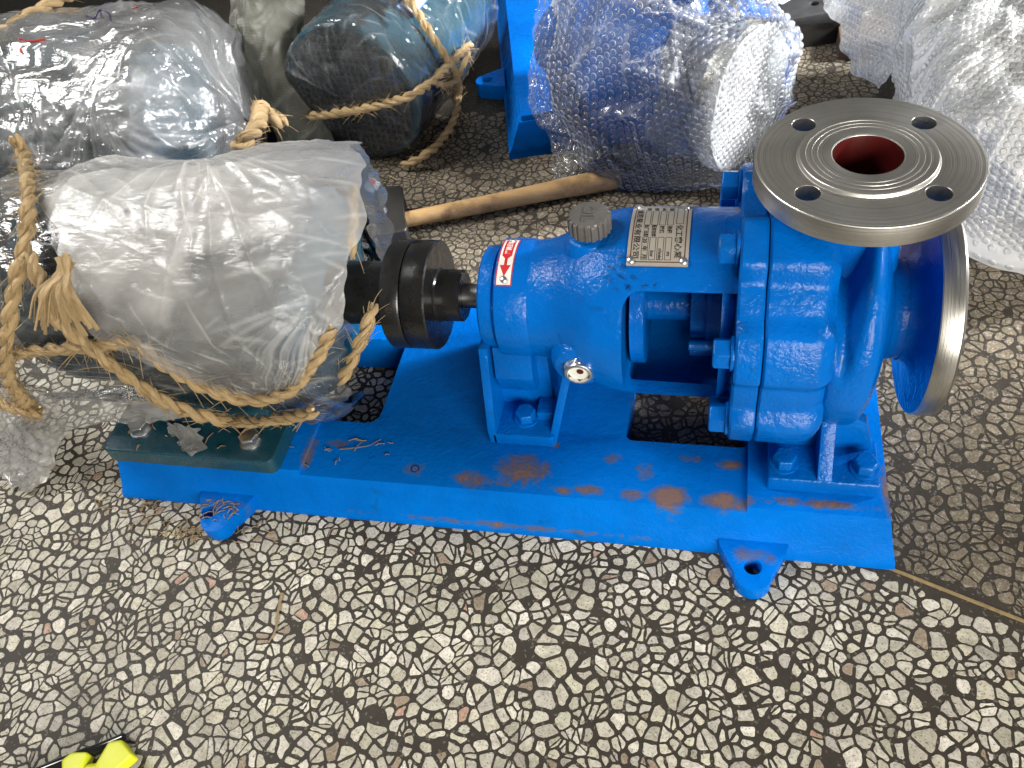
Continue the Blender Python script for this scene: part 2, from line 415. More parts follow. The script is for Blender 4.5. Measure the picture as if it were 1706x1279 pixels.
def basis(axis, up=None):
    a = np.array(axis, float); a /= np.linalg.norm(a)
    u = np.array(up if up is not None else ((0, 0, 1) if abs(a[2]) < .9 else (1, 0, 0)), float)
    b = u - u.dot(a) * a; b /= np.linalg.norm(b)
    return a, b, np.cross(a, b)
def lathe(mb, prof, center, axis, segs=64, closed=False, caps=True, mi=0, rfun=None, up=None):
    """profile (t along the axis, radius); rfun(theta, t) scales the radius"""
    a, b, c = basis(axis, up); ctr = np.array(center, float); n = len(prof)
    vs = []
    for t, r in prof:
        for k in range(segs):
            th = 2 * PI * k / segs; rr = r * (rfun(th, t) if rfun else 1)
            vs.append(ctr + a * t + (b * math.cos(th) + c * math.sin(th)) * rr)
    fs = []
    rng_ = range(n) if closed else range(n - 1)
    for i in rng_:
        j = (i + 1) % n
        for k in range(segs):
            l = (k + 1) % segs
            fs.append((i * segs + k, i * segs + l, j * segs + l, j * segs + k))
    if caps and not closed:
        fs.append(tuple(range(segs))[::-1]); fs.append(tuple((n - 1) * segs + k for k in range(segs)))
    mb.add(vs, fs, mi); return mb
def prism(mb, poly, z0, z1, ax=(1, 0, 0), ay=(0, 1, 0), org=(0, 0, 0), mi=0):
    ax = np.array(ax, float); ay = np.array(ay, float); az = np.cross(ax, ay); org = np.array(org, float)
    n = len(poly)
    vs = [org + ax * p[0] + ay * p[1] + az * z0 for p in poly] + [org + ax * p[0] + ay * p[1] + az * z1 for p in poly]
    fs = [tuple(range(n))[::-1], tuple(range(n, 2 * n))] + [(i, (i + 1) % n, n + (i + 1) % n, n + i) for i in range(n)]
    mb.add(vs, fs, mi); return mb
def box(mb, x0, x1, y0, y1, z0, z1, mi=0):
    return prism(mb, [(x0, y0), (x1, y0), (x1, y1), (x0, y1)], z0, z1, mi=mi)
def rrect(x0, x1, y0, y1, r, n=5):
    pts = []
    for cx, cy, a0 in ((x1 - r, y1 - r, 0), (x0 + r, y1 - r, 90), (x0 + r, y0 + r, 180), (x1 - r, y0 + r, 270)):
        for k in range(n + 1):
            a = math.radians(a0 + 90 * k / n); pts.append((cx + r * math.cos(a), cy + r * math.sin(a)))
    return pts
def boolean(target, cutters, op='DIFFERENCE'):
    """target, cutters: MB; returns a mesh in millimetres"""
    def tmp(mb):
        me = bpy.data.meshes.new('t'); me.from_pydata(mb.v, [], mb.f)
        bm = bmesh.new(); bm.from_mesh(me); bmesh.ops.recalc_face_normals(bm, faces=bm.faces); bm.to_mesh(me); bm.free()
        o = bpy.data.objects.new('t', me); col.objects.link(o); return o
    t = tmp(target); cs = [tmp(c) for c in cutters]
    for c in cs:
        md = t.modifiers.new('b', 'BOOLEAN'); md.object = c; md.operation = op; md.solver = 'EXACT'
    dg = bpy.context.evaluated_depsgraph_get(); dg.update()
    me = bpy.data.meshes.new_from_object(t.evaluated_get(dg))
    r = MB(); r.v = [tuple(v.co) for v in me.vertices]; r.f = [list(p.vertices) for p in me.polygons]; r.m = [0] * len(r.f)
    for o in [t] + cs: bpy.data.objects.remove(o)
    return r

def hexbolt_mesh(af, h, washer=0, wh=2.5, dome=1.2):
    """hex head standing on z = 0, pointing to +z; mm"""
    mb = MB(); z = 0
    if washer: lathe(mb, [(0, washer), (wh, washer)], (0, 0, 0), (0, 0, 1), 28); z = wh
    R = af / math.sqrt(3)
    prof = [(z, 1.0, 0), (z + h - dome, 1.0, 0), (z + h, .90, .5)]
    vs = []; seg = 24
    for t, s, rnd in prof:
        for k in range(seg):
            th = 2 * PI * k / seg; a = (th % (PI / 3)) - PI / 6
            hexr = (af / 2) / math.cos(a); r = hexr * (1 - rnd) + (af / 2) * .98 * rnd
            vs.append((r * s * math.cos(th), r * s * math.sin(th), t))
    n = len(prof); fs = []
    for i in range(n - 1):
        for k in range(seg): fs.append((i * seg + k, i * seg + (k + 1) % seg, (i + 1) * seg + (k + 1) % seg, (i + 1) * seg + k))
    fs.append(tuple(range(seg))[::-1]); fs.append(tuple((n - 1) * seg + k for k in range(seg)))
    mb.add(vs, fs); return mb
def place(me, name, parent, pos, axis, spin=0):
    o = link(name, me, parent, pos)
    q = Vector(axis).to_track_quat('Z', 'Y')
    o.rotation_mode = 'QUATERNION'; o.rotation_quaternion = q @ Matrix.Rotation(spin, 4, 'Z').to_quaternion()
    return o

# numpy gradient noise
_perm = rng.permutation(256); _perm = np.concatenate([_perm, _perm, _perm])
_grad = rng.normal(size=(256, 3)); _grad /= np.linalg.norm(_grad, axis=1)[:, None]
def perlin(P):
    P = np.asarray(P, float); I = np.floor(P).astype(int); F = P - I; I &= 255
    U = F * F * F * (F * (F * 6 - 15) + 10); res = 0
    for dx in (0, 1):
        for dy in (0, 1):
            for dz in (0, 1):
                h = _perm[_perm[_perm[I[..., 0] + dx] + I[..., 1] + dy] + I[..., 2] + dz]
                d = (_grad[h] * (F - np.array([dx, dy, dz]))).sum(-1)
                w = (U[..., 0] if dx else 1 - U[..., 0]) * (U[..., 1] if dy else 1 - U[..., 1]) * (U[..., 2] if dz else 1 - U[..., 2])
                res = res + w * d
    return res * 1.5
def ridged(P, sharp=1.0):
    return (1 - np.abs(perlin(P)) * 1.6).clip(0, 1) ** (1.5 * sharp)
def crumple(P, a1=9, s1=70, a2=4, s2=28, a3=1.6, s3=11, stretch=(1, 1, 1)):
    Q = P / np.array(stretch)
    W = np.stack([perlin(Q / 60 + 3.1), perlin(Q / 60 + 17.7), perlin(Q / 60 + 31.3)], -1)
    Q = Q + W * 22
    return a1 * (perlin(Q / s1) * 1.2) + a2 * (ridged(Q / s2 + 5) - .5) + a3 * (ridged(Q / s3 + 9) - .5)

def surface(name, mat, P, parent=None, disp=None, closed_u=False, smooth=180, uv=False, crease=None):
    """P: (nu, nv, 3) grid of points in mm; disp: offsets along the normal"""
    P = np.asarray(P, float)
    def normals(P):
        du = np.gradient(P, axis=0)
        if closed_u: du = (np.roll(P, -1, 0) - np.roll(P, 1, 0)) / 2
        dv = np.gradient(P, axis=1); n = np.cross(du, dv); l = np.linalg.norm(n, axis=-1, keepdims=True)
        return n / np.maximum(l, 1e-9)
    if disp is not None: P = P + normals(P) * disp[..., None]
    nu, nv = P.shape[:2]
    mb = MB(); mb.v = [tuple(p) for p in P.reshape(-1, 3)]
    for i in range(nu if closed_u else nu - 1):
        j = (i + 1) % nu
        for k in range(nv - 1):
            f = [i * nv + k, j * nv + k, j * nv + k + 1, i * nv + k + 1]
            if uv: mb.uv[len(mb.f)] = [(i / nu, k / nv), ((i + 1) / nu, k / nv), ((i + 1) / nu, (k + 1) / nv), (i / nu, (k + 1) / nv)]
            mb.f.append(f); mb.m.append(0)
    o = mb.build(name, mat, parent, origin=P.reshape(-1, 3).mean(0) if parent is None else None, smooth=smooth)
    if crease is not None:
        at = o.data.attributes.new('crease', 'FLOAT', 'POINT'); at.data.foreach_set('value', np.clip(crease, 0, 1).astype(np.float32).ravel())
    return o, P, normals(P)

def creases(P, n, seed, length=(14, 55), width=(1.6, 3.4), amp=(.8, 2.2), ang=0., spread=.9, focus=()):
    """straight little folds pressed into a sheet: returns (offsets, strength). focus = (row, col, count, length) folds fanning out from a point"""
    r_ = random.Random(seed); nu, nv = P.shape[:2]; D = np.zeros((nu, nv)); A = np.zeros((nu, nv))
    su = np.linalg.norm(np.diff(P, axis=0), axis=-1).mean(); sv = np.linalg.norm(np.diff(P, axis=1), axis=-1).mean()
    jobs = []
    for _ in range(n):
        i, j = r_.uniform(0, nu - 1), r_.uniform(0, nv - 1); a = ang + r_.gauss(0, spread); l = r_.uniform(*length) * (2.0 if r_.random() < .1 else 1)
        jobs.append((i, j, a, l, r_.uniform(*width), r_.uniform(*amp) * r_.choice((1, 1, -.6)), 0))
    for fi, fj, cnt, ln, a0, a1 in focus:
        for k in range(cnt):
            a = a0 + (a1 - a0) * (k + r_.uniform(.1, .9)) / cnt; l = ln * r_.uniform(.45, 1.0); off = r_.uniform(.02, .2) * ln
            jobs.append((fi * (nu - 1) + math.sin(a) * (off + l / 2) / su, fj * (nv - 1) + math.cos(a) * (off + l / 2) / sv, a, l, r_.uniform(2.6, 4.6), r_.uniform(1.4, 3.2), 1))
    for i, j, a, l, w, am, kind in jobs:
        ri, rj = int((l / 2 * abs(math.sin(a)) + 4 * w) / su) + 2, int((l / 2 * abs(math.cos(a)) + 4 * w) / sv) + 2
        i0, i1, j0, j1 = max(0, int(i) - ri), min(nu, int(i) + ri + 1), max(0, int(j) - rj), min(nv, int(j) + rj + 1)
        if i1 <= i0 or j1 <= j0: continue
        X = (np.arange(j0, j1)[None, :] - j) * sv; Y = (np.arange(i0, i1)[:, None] - i) * su
        t = X * math.cos(a) + Y * math.sin(a); d = -X * math.sin(a) + Y * math.cos(a) + .06 * l * np.sin(t / l * 3.0)
        e = np.clip(1 - (2 * t / l) ** 2, 0, 1) ** .7
        D[i0:i1, j0:j1] += am * e * np.exp(-np.abs(d) / w); A[i0:i1, j0:j1] += e * np.exp(-(d / (w * .55)) ** 2) * r_.uniform(.15, .8)
    return D, A

def catmull(pts, step=2.0, closed=False):
    pts = np.array(pts, float); out = []
    ext = np.vstack([2 * pts[0] - pts[1], pts, 2 * pts[-1] - pts[-2]])
    for i in range(1, len(ext) - 2):
        p0, p1, p2, p3 = ext[i - 1:i + 3]; n = max(2, int(np.linalg.norm(p2 - p1) / step))
        for k in range(n):
            t = k / n
            out.append(.5 * ((2 * p1) + (-p0 + p2) * t + (2 * p0 - 5 * p1 + 4 * p2 - p3) * t * t + (-p0 + 3 * p1 - 3 * p2 + p3) * t ** 3))
    out.append(pts[-1]); return np.array(out)
def frames(path):
    T = np.gradient(path, axis=0); T /= np.linalg.norm(T, axis=1)[:, None]
    n = np.cross(T[0], (0.2, .3, 1.)); n /= np.linalg.norm(n); Ns = [n]
    for i in range(1, len(path)):
        n = Ns[-1] - Ns[-1].dot(T[i]) * T[i]; n /= np.linalg.norm(n); Ns.append(n)
    Ns = np.array(Ns); return T, Ns, np.cross(T, Ns)
def tube(mb, path, rad, sides=8, mi=0, flat=1.0, cap=True):
    path = np.array(path, float); T, A, B = frames(path); n = len(path)
    rad = np.broadcast_to(rad, (n,)) if np.ndim(rad) == 0 else np.array(rad)
    vs = []; 
    for i in range(n):
        for k in range(sides):
            th = 2 * PI * k / sides
            vs.append(path[i] + (A[i] * math.cos(th) + B[i] * math.sin(th) * flat) * rad[i])
    fs = []; uvs = []
    for i in range(n - 1):
        for k in range(sides):
            l = (k + 1) % sides
            fs.append((i * sides + k, i * sides + l, (i + 1) * sides + l, (i + 1) * sides + k))
            uvs.append([(i * .02, k / sides), (i * .02, (k + 1) / sides), ((i + 1) * .02, (k + 1) / sides), ((i + 1) * .02, k / sides)])
    if cap:
        fs.append(tuple(range(sides))[::-1]); uvs.append([(0, 0)] * sides)
        fs.append(tuple((n - 1) * sides + k for k in range(sides))); uvs.append([(0, 0)] * sides)
    mb.add(vs, fs, mi, uvs); return mb

def ray(u, v):
    return CAM_R.T @ np.array([(u - 853) / FPX, (v - 639.5) / FPX, 1.0])
def on_z(u, v, z):
    d = ray(u, v); return CAM_C + d * (z - CAM_C[2]) / d[2]
def on_cyl(u, v, R, cy=0., cz=188.):
    """where the line of sight to a photo pixel meets a cylinder lying along x"""
    d = ray(u, v); o = CAM_C - np.array([0, cy, cz]); a = d[1] ** 2 + d[2] ** 2; b = o[1] * d[1] + o[2] * d[2]
    D = b * b - a * (o[1] ** 2 + o[2] ** 2 - R * R)
    return CAM_C + d * (-b - math.sqrt(max(D, 0))) / a

# ------------------------------------------------------------------ the floor: terrazzo, stones set in dark cement
S = 188.0
fl = MB(); prism(fl, [(-5000, -3000), (4000, -3000), (4000, 5000), (-5000, 5000)], -40, 0)
floor = fl.build('floor', 'cement', None, origin=(0, 0, 0), smooth=0)
floor['kind'] = 'structure'; floor['label'] = 'dark terrazzo floor with pale angular stone chips'
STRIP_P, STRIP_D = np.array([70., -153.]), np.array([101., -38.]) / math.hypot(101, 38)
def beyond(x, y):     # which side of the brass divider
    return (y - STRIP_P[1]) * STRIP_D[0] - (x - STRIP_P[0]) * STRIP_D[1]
def floor_wanted(x, y):
    if -735 < x < 50 and -140 < y < 140:
        return (-700 < x < -450 and -75 < y < 75) or (-195 < x < -60 and -70 < y < 70)
    if x < -700 and y > 60: return False
    if y > 620 and x < -300: return False
    if x > 120 and y > 350: return False
    return True
X0, X1, Y0, Y1 = -1020., 420., -500., 880.
cell = 13.0
grid = {}; seeds = []
rf = random.Random(5)
area_mm = (X1 - X0) * (Y1 - Y0)
for _ in range(int(area_mm / 64.)):
    x = rf.uniform(X0, X1); y = rf.uniform(Y0, Y1)
    if not floor_wanted(x, y): continue
    cx, cy = int((x - X0) / cell), int((y - Y0) / cell); ok = True; rmin = rf.choice((2.6, 4.0, 8.5, 11.0, 13.0))
    for i in (cx - 1, cx, cx + 1):
        for j in (cy - 1, cy, cy + 1):
            for s in grid.get((i, j), ()):
                if (seeds[s][0] - x) ** 2 + (seeds[s][1] - y) ** 2 < (.5 * (rmin + seeds[s][2])) ** 2: ok = False
    if ok: grid.setdefault((cx, cy), []).append(len(seeds)); seeds.append((x, y, rmin))
def clip(poly, nx, ny, d):     # keep nx*x + ny*y <= d
    out = []; n = len(poly)
    for i in range(n):
        ax, ay = poly[i]; bx_, by_ = poly[(i + 1) % n]
        da = nx * ax + ny * ay - d; db = nx * bx_ + ny * by_ - d
        if da <= 0: out.append((ax, ay))
        if (da < 0 < db) or (db < 0 < da):
            t = da / (da - db); out.append((ax + (bx_ - ax) * t, ay + (by_ - ay) * t))
    return out
raw = []
def finish_chip(poly):
    n = len(poly)
    A = abs(sum(poly[i][0] * poly[(i + 1) % n][1] - poly[(i + 1) % n][0] * poly[i][1] for i in range(n)) / 2)
    if A < 3.5: return
    q = []
    for i in range(n):      # break long edges unevenly, blunt the corners
        ax, ay = poly[i]; bx_, by_ = poly[(i + 1) % n]; l = math.hypot(bx_ - ax, by_ - ay)
        if l < .7: q.append((ax, ay)); continue
        e = min(.36, rf.uniform(.5, 1.9) / l)
        q.append((ax + (bx_ - ax) * e, ay + (by_ - ay) * e))
        if l > 5:
            t = rf.uniform(.35, .65); k = rf.uniform(-.075, .03) * l
            q.append((ax + (bx_ - ax) * t + (by_ - ay) / l * k, ay + (by_ - ay) * t - (bx_ - ax) / l * k))
        q.append((bx_ - (bx_ - ax) * e, by_ - (by_ - ay) * e))
    raw.append((A, q))
for idx, (x, y, r) in enumerate(seeds):
    R0 = rf.uniform(6.5, 15.0); a0 = rf.uniform(0, PI); poly = []
    for k in range(8):
        t = 2 * PI * k / 8 + a0; poly.append((x + R0 * math.cos(t), y + R0 * math.sin(t)))
    cx, cy = int((x - X0) / cell), int((y - Y0) / cell); gap = rf.uniform(.3, 1.05)
    nb = []
    for i in range(cx - 3, cx + 4):
        for j in range(cy - 3, cy + 4):
            for s in grid.get((i, j), ()):
                if s != idx:
                    dx, dy = seeds[s][0] - x, seeds[s][1] - y; d = math.hypot(dx, dy)
                    if d < 33: nb.append((d, dx / d, dy / d, s))
    nb.sort()
    for d, nx, ny, s in nb:
        if d > 2 * R0: break
        g_ = gap * (.6 + .8 * ((min(idx, s) * 7 + max(idx, s) * 13) % 10) / 10)
        poly = clip(poly, nx, ny, nx * x + ny * y + d / 2 - g_)
        if len(poly) < 3: break
    if len(poly) < 3: continue
    n = len(poly); A = abs(sum(poly[i][0] * poly[(i + 1) % n][1] - poly[(i + 1) % n][0] * poly[i][1] for i in range(n)) / 2)
    w = rf.random()
    if A > 60 and w < .28:            # cracked into shards
        a_ = rf.uniform(0, PI); nx, ny = math.cos(a_), math.sin(a_); mx = sum(p[0] for p in poly) / n; my = sum(p[1] for p in poly) / n
        d = nx * mx + ny * my + rf.uniform(-.18, .18) * math.sqrt(A)
        for pp in (clip(poly, nx, ny, d - .35), clip(poly, -nx, -ny, -d - .35)):
            if len(pp) >= 3: finish_chip(pp)
    elif w > .985: continue
    else: finish_chip(poly)
# bend the whole packing so that the stones get uneven, elongated outlines
allp = np.array([p for A, q in raw for p in q]); z0 = np.zeros(len(allp))
W = np.stack([perlin(np.c_[allp / 31., z0 + .5]), perlin(np.c_[allp / 31. + 40, z0 + 7.5])], -1) * 5.5 + np.stack([perlin(np.c_[allp / 7.5, z0 + 3.5]), perlin(np.c_[allp / 7.5 + 40, z0 + 9.5])], -1) * .7
allp = allp + W
cen = np.array([np.mean(q, 0) for A, q in raw]); dens = perlin(np.c_[cen / 70., np.full(len(cen), 2.5)]) + .5 * perlin(np.c_[cen / 23., np.full(len(cen), 5.5)])
chips = []; k0 = 0; ci = 0
for A, q in raw:
    q2 = [tuple(p) for p in allp[k0:k0 + len(q)]]; k0 += len(q)
    mx = sum(p[0] for p in q2) / len(q2); my = sum(p[1] for p in q2) / len(q2)
    shr = 1 - rf.random() ** 2.2 * .24 - max(0., dens[ci]) * .20; ci += 1
    q2 = [(mx + (p[0] - mx) * shr, my + (p[1] - my) * shr) for p in q2]
    if mx > 45 and min(abs(beyond(*p)) for p in q2) < 3.4: continue
    if mx > 45 and max(beyond(*p) for p in q2) * min(beyond(*p) for p in q2) < 0: continue
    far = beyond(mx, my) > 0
    b_ = rf.betavariate(3.0, 2.0); w = rf.random()
    if w < .004: tint = (.46, .28, .20)
    elif w < .035: tint = (.30, .23, .16)
    elif w < .12: tint = (.76, .72, .62)
    else:
        l = .33 + .37 * b_; tint = (l, l * rf.uniform(.93, .965), l * rf.uniform(.72, .83))
    if far: tint = tuple(t * k for t, k in zip(tint, (.25, .215, .175)))  # stones past the strip: browner mix plus back-floor shade put into the tint
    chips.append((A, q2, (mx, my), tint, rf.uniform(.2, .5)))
def chip_geo(c):
    A, q, (mx, my), tint, top = c; n = len(q); e = .45
    inner = []
    for px, py in q:
        d = math.hypot(px - mx, py - my); s = max(.5, 1 - e / max(d, .1)); inner.append((mx + (px - mx) * s, my + (py - my) * s, top))
    return [(px, py, -.5) for px, py in q] + inner, [tuple(range(n, 2 * n))] + [(i, (i + 1) % n, n + (i + 1) % n, n + i) for i in range(n)]
def tint_mesh(me, cols):
    at = me.color_attributes.new('tint', 'FLOAT_COLOR', 'POINT'); at.data.foreach_set('color', np.array(cols, dtype=np.float32).ravel())
def shown_size(c):
    mx, my = c[2]; d = CAM_R @ (np.array([mx, my, 0]) - CAM_C)
    if d[2] <= 0: return 0
    u = 853 + FPX * d[0] / d[2]; v = 639.5 + FPX * d[1] / d[2]
    if not (0 < u < 1706 and 0 < v < 1279) or (my > -170 and mx < 75): return 0
    return c[0] / d[2] ** 2
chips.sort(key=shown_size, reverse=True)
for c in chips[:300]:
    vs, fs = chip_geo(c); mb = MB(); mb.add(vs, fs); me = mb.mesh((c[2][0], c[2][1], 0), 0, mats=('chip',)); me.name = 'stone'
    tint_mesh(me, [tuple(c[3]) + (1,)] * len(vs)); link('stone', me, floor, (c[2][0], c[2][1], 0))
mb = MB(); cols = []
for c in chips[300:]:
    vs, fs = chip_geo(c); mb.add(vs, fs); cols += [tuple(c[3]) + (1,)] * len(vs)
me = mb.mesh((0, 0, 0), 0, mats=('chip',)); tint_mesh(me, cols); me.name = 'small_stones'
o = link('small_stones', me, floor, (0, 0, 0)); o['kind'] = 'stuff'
mb = MB()
nrm = np.array([-STRIP_D[1], STRIP_D[0]])
a, b = STRIP_P - STRIP_D * 20, STRIP_P + STRIP_D * 420
prism(mb, [tuple(a - nrm * 1.7), tuple(b - nrm * 1.7), tuple(b + nrm * 1.7), tuple(a + nrm * 1.7)], -1, .9)
o = mb.build('divider_strip', 'brass', floor, bevel=.3); o['label'] = 'thin brass divider strip set in the floor'

# ------------------------------------------------------------------ the pump set
pump = thing('pump_set', 'bright blue centrifugal pump with steel flanges and black coupling on a rusty blue baseplate', 'pump', (-340, 0, 0))

# baseplate
def base_body(half_b=153, half_t=134, xl=-752, xr=70):
    mb = MB(); R = []
    for x0, x1, h, z in ((xl, xr, half_b, 0), (xl + 1.5, xr - 1, half_b - 1.5, 9), (xl + 3, xr - 3, half_b - 4.5, 13), (xl + 12, xr - 12, half_t, 57)):
        R.append([(x0, -h, z), (x1, -h, z), (x1, h, z), (x0, h, z)])
    vs = [p for r in R for p in r]; fs = [(3, 2, 1, 0), (12, 13, 14, 15)]
    for i in range(3):
        for k in range(4): fs.append((i * 4 + k, i * 4 + (k + 1) % 4, i * 4 + 4 + (k + 1) % 4, i * 4 + 4 + k))
    mb.add(vs, fs); return mb
def cut(poly, z0, z1):
    return prism(MB(), poly, z0, z1)
cl = rrect(-700, -455, -62, 62, 14); cr = rrect(-186, -66, -62, 62, 8)
rec = [(-520, -170), (-66, -170), (-66, 170), (-520, 170)]
bmesh_ = boolean(base_body(), [cut(cl, -5, 90), cut(cr, -5, 90), cut(rec, 51.5, 80)])
base = bmesh_.build('baseplate', 'blue_base', pump, bevel=1.6, segs=2, merge=False)
base['label'] = 'cast blue baseplate with rust stains along its front edge'
def lug(x, y0, sgn, w, d, hole):
    pts = [(-w, -8), (-w * .92, 3)]
    for k in range(9):
        a = PI - PI * k / 8; pts.append((w * .52 * math.cos(a), d - w * .5 + w * .5 * math.sin(a)))
    pts += [(w * .92, 3), (w, -8)]
    m = MB(); prism(m, [(x + p[0], y0 + sgn * p[1]) for p in (pts if sgn > 0 else pts)], 0, 19)
    c = MB(); lathe(c, [(-5, 8.0), (40, 8.0)], (x + hole, y0 + sgn * d * .47, 0), (0, 0, 1), 24)
    return boolean(m, [c])
for (x, w, d, hl) in ((-614, 33, 43, -12), (-58, 33, 46, 0)):
    lug(x, -152, -1, w, d, hl).build('mounting_lug', 'blue_base', base, bevel=1.5)
    lug(x, 152, 1, w, d, hl).build('mounting_lug', 'blue_base', base, bevel=1.5)
for x, y, r in ((-449, -106, 2.6), (-397, -117, 3.6)):
    m = MB(); lathe(m, [(51.0, r + 1.2), (51.9, r + .9), (51.7, r), (49.5, r * .8)], (x, y, 0), (0, 0, 1), 16); m.build('bolt_hole', 'iron' if r > 3 else 'blue_base', base)

# motor, dark teal
motor_x0, motor_x1, mr = -800., -492., 98.
m = MB()
lathe(m, [(-30, 60), (0, 88), (4, 96), (20, 97), (24, mr - 8), (284, mr - 8), (288, 97), (296, 98), (297, 106), (307, 106), (308, 80), (316, 50), (320, 36)], (motor_x0, 0, S), (1, 0, 0), 72)
motor = m.build('electric_motor', 'teal', pump); motor['label'] = 'dark teal electric motor under milky plastic'
for k in range(44):
    th = 2 * PI * k / 44
    if 2.6 < th < 3.7: continue
    ct, st = math.cos(th), math.sin(th)
    m = MB(); prism(m, [(motor_x0 + 26, mr - 12), (motor_x0 + 282, mr - 12), (motor_x0 + 282, mr + 6), (motor_x0 + 26, mr + 6)], -1.5, 1.5, (1, 0, 0), (0, -st, ct), (0, 0, S))
    m.build('cooling_fin', 'teal', motor)
m = MB(); prism(m, rrect(-720, -610, -42, 42, 10), S + 90, S + 112); m.build('terminal_box', 'teal', motor, bevel=4)
m = MB(); prism(m, rrect(-752 + 8, -540, -142, -70, 9), 57.6, 79); m.build('motor_foot', 'teal', motor, bevel=3, segs=3)
m = MB(); prism(m, rrect(-752 + 8, -540, 70, 142, 9), 57.6, 79); m.build('motor_foot', 'teal', motor, bevel=3, segs=3)
for y in (-1, 1):
    m = MB(); prism(m, [(-72, 75), (-100, 75), (-70, 120), (-40, 150)] if y < 0 else [(72, 75), (100, 75), (70, 120), (40, 150)], -700, -560, (0, 1, 0), (0, 0, 1)); m.build('foot_web', 'teal', motor, bevel=2)
m = MB(); lathe(m, [(-78, 16), (0, 16)], (-414, 0, S), (1, 0, 0), 24); m.build('motor_shaft', 'shaft', motor)
hb_m = hexbolt_mesh(19, 9.5, 12.5).mesh(mats=('zinc',), bevel=.5); hb_m.name = 'foot_bolt'
for x, y in ((-708, -112), (-573, -117)): place(hb_m, 'foot_bolt', motor, (x, y, 79), (0, 0, 1), .3)

# coupling, black
m = MB()
lathe(m, [(-66, 30), (-64, 32), (0, 32), (0, 52.5), (1.5, 54), (18, 54), (19.5, 53), (19.5, 20)], (-414.5, 0, S), (1, 0, 0), 96, caps=False)
coup = m.build('coupling', 'black', pump); coup['label'] = 'black two-disc shaft coupling'
m = MB()
lathe(m, [(0.0, 20), (0.0, 53), (1.5, 54), (23, 54), (24.5, 52.8), (24.5, 27), (26, 25.5), (48, 25.5), (49.5, 24), (49.5, 11)], (-393.8, 0, S), (1, 0, 0), 96, caps=False)
m.build('coupling_half', 'black', coup)
m = MB(); lathe(m, [(-1.4, 47.5), (1.6, 47.5)], (-394.3, 0, S), (1, 0, 0), 64); m.build('rubber_spacer', 'gloss_black', coup)
m = MB(); lathe(m, [(0, 12), (40, 12), (42, 13), (60, 13)], (-352, 0, S), (1, 0, 0), 40); m.build('pump_shaft', 'shaft', coup)
sc = MB(); lathe(sc, [(0, 3.6), (1.2, 3.6), (1.2, 2), (0.2, 1.9)], (0, 0, 0), (0, 0, 1), 16); scm = sc.mesh(mats=('iron',)); scm.name = 'grub_screw'
a_ = math.radians(62); place(scm, 'grub_screw', coup, (-404, -54 * math.sin(a_), S + 54 * math.cos(a_) - .3), (0, -math.sin(a_), math.cos(a_)))

# bearing housing
hp = [(-320, 14), (-320, 47), (-318, 49.5), (-306, 50), (-305.5, 47.5), (-303, 47.5), (-302.5, 54.5), (-301, 56.8), (-274, 57), (-271, 55.5), (-262, 56.5), (-252, 59), (-243, 63), (-234, 68),
      (-225, 73.5), (-216, 78.5), (-206, 82.4), (-194, 85), (-180, 86.4), (-160, 87), (-89, 87)]
outer = MB()
lathe(outer, hp + [(-84, 87)], (0, 0, S), (1, 0, 0), 120)
cutw = MB()   # the lantern window: a rounded opening facing the front
prism(cutw, rrect(-182, -60, -46, 66, 15, 6), 18, 110, (1, 0, 0), (0, 0, 1), (0, 0, S))
inner = MB(); lathe(inner, [(-179, 70), (-177, 74), (-60, 76)], (0, 0, S), (1, 0, 0), 96)
hz = boolean(outer, [inner, cutw])
housing = hz.build('bearing_housing', 'blue', pump, bevel=2.2, segs=3, smooth=40)
housing['label'] = 'blue bearing housing with side window'
m = MB(); lathe(m, [(0, 58), (12, 58), (13, 56), (13, 30)], (-178, 0, S), (1, 0, 0), 64, caps=False); lathe(m, [(12.8, 56), (12.8, 12)], (-178, 0, S), (1, 0, 0), 64, caps=False); m.build('bearing_cover', 'blue', housing)
m = MB(); lathe(m, [(-10, 17), (90, 17)], (-178, 0, S), (1, 0, 0), 40); m.build('inner_shaft', 'blue', housing)
m = MB(); lathe(m, [(-42, 24), (-42, 32), (-28, 32), (-28, 42), (-16, 44), (-16, 60), (0, 60)], (-84, 0, S), (1, 0, 0), 64, caps=False); m.build('gland', 'blue', housing, bevel=1)
m = MB(); tube(m, [(-150, 0, S + 24), (-132, -2, S + 23), (-110, -3, S + 22)], 4, 10); m.build('drain_stub', 'blue', housing)
for a0 in (95, 30, 160):
    a_ = math.radians(a0); m = MB(); lathe(m, [(0, 5), (30, 5)], (-126, -50 * math.sin(a_), S + 50 * math.cos(a_)), (1, 0, 0), 16); m.build('gland_stud', 'blue', housing)
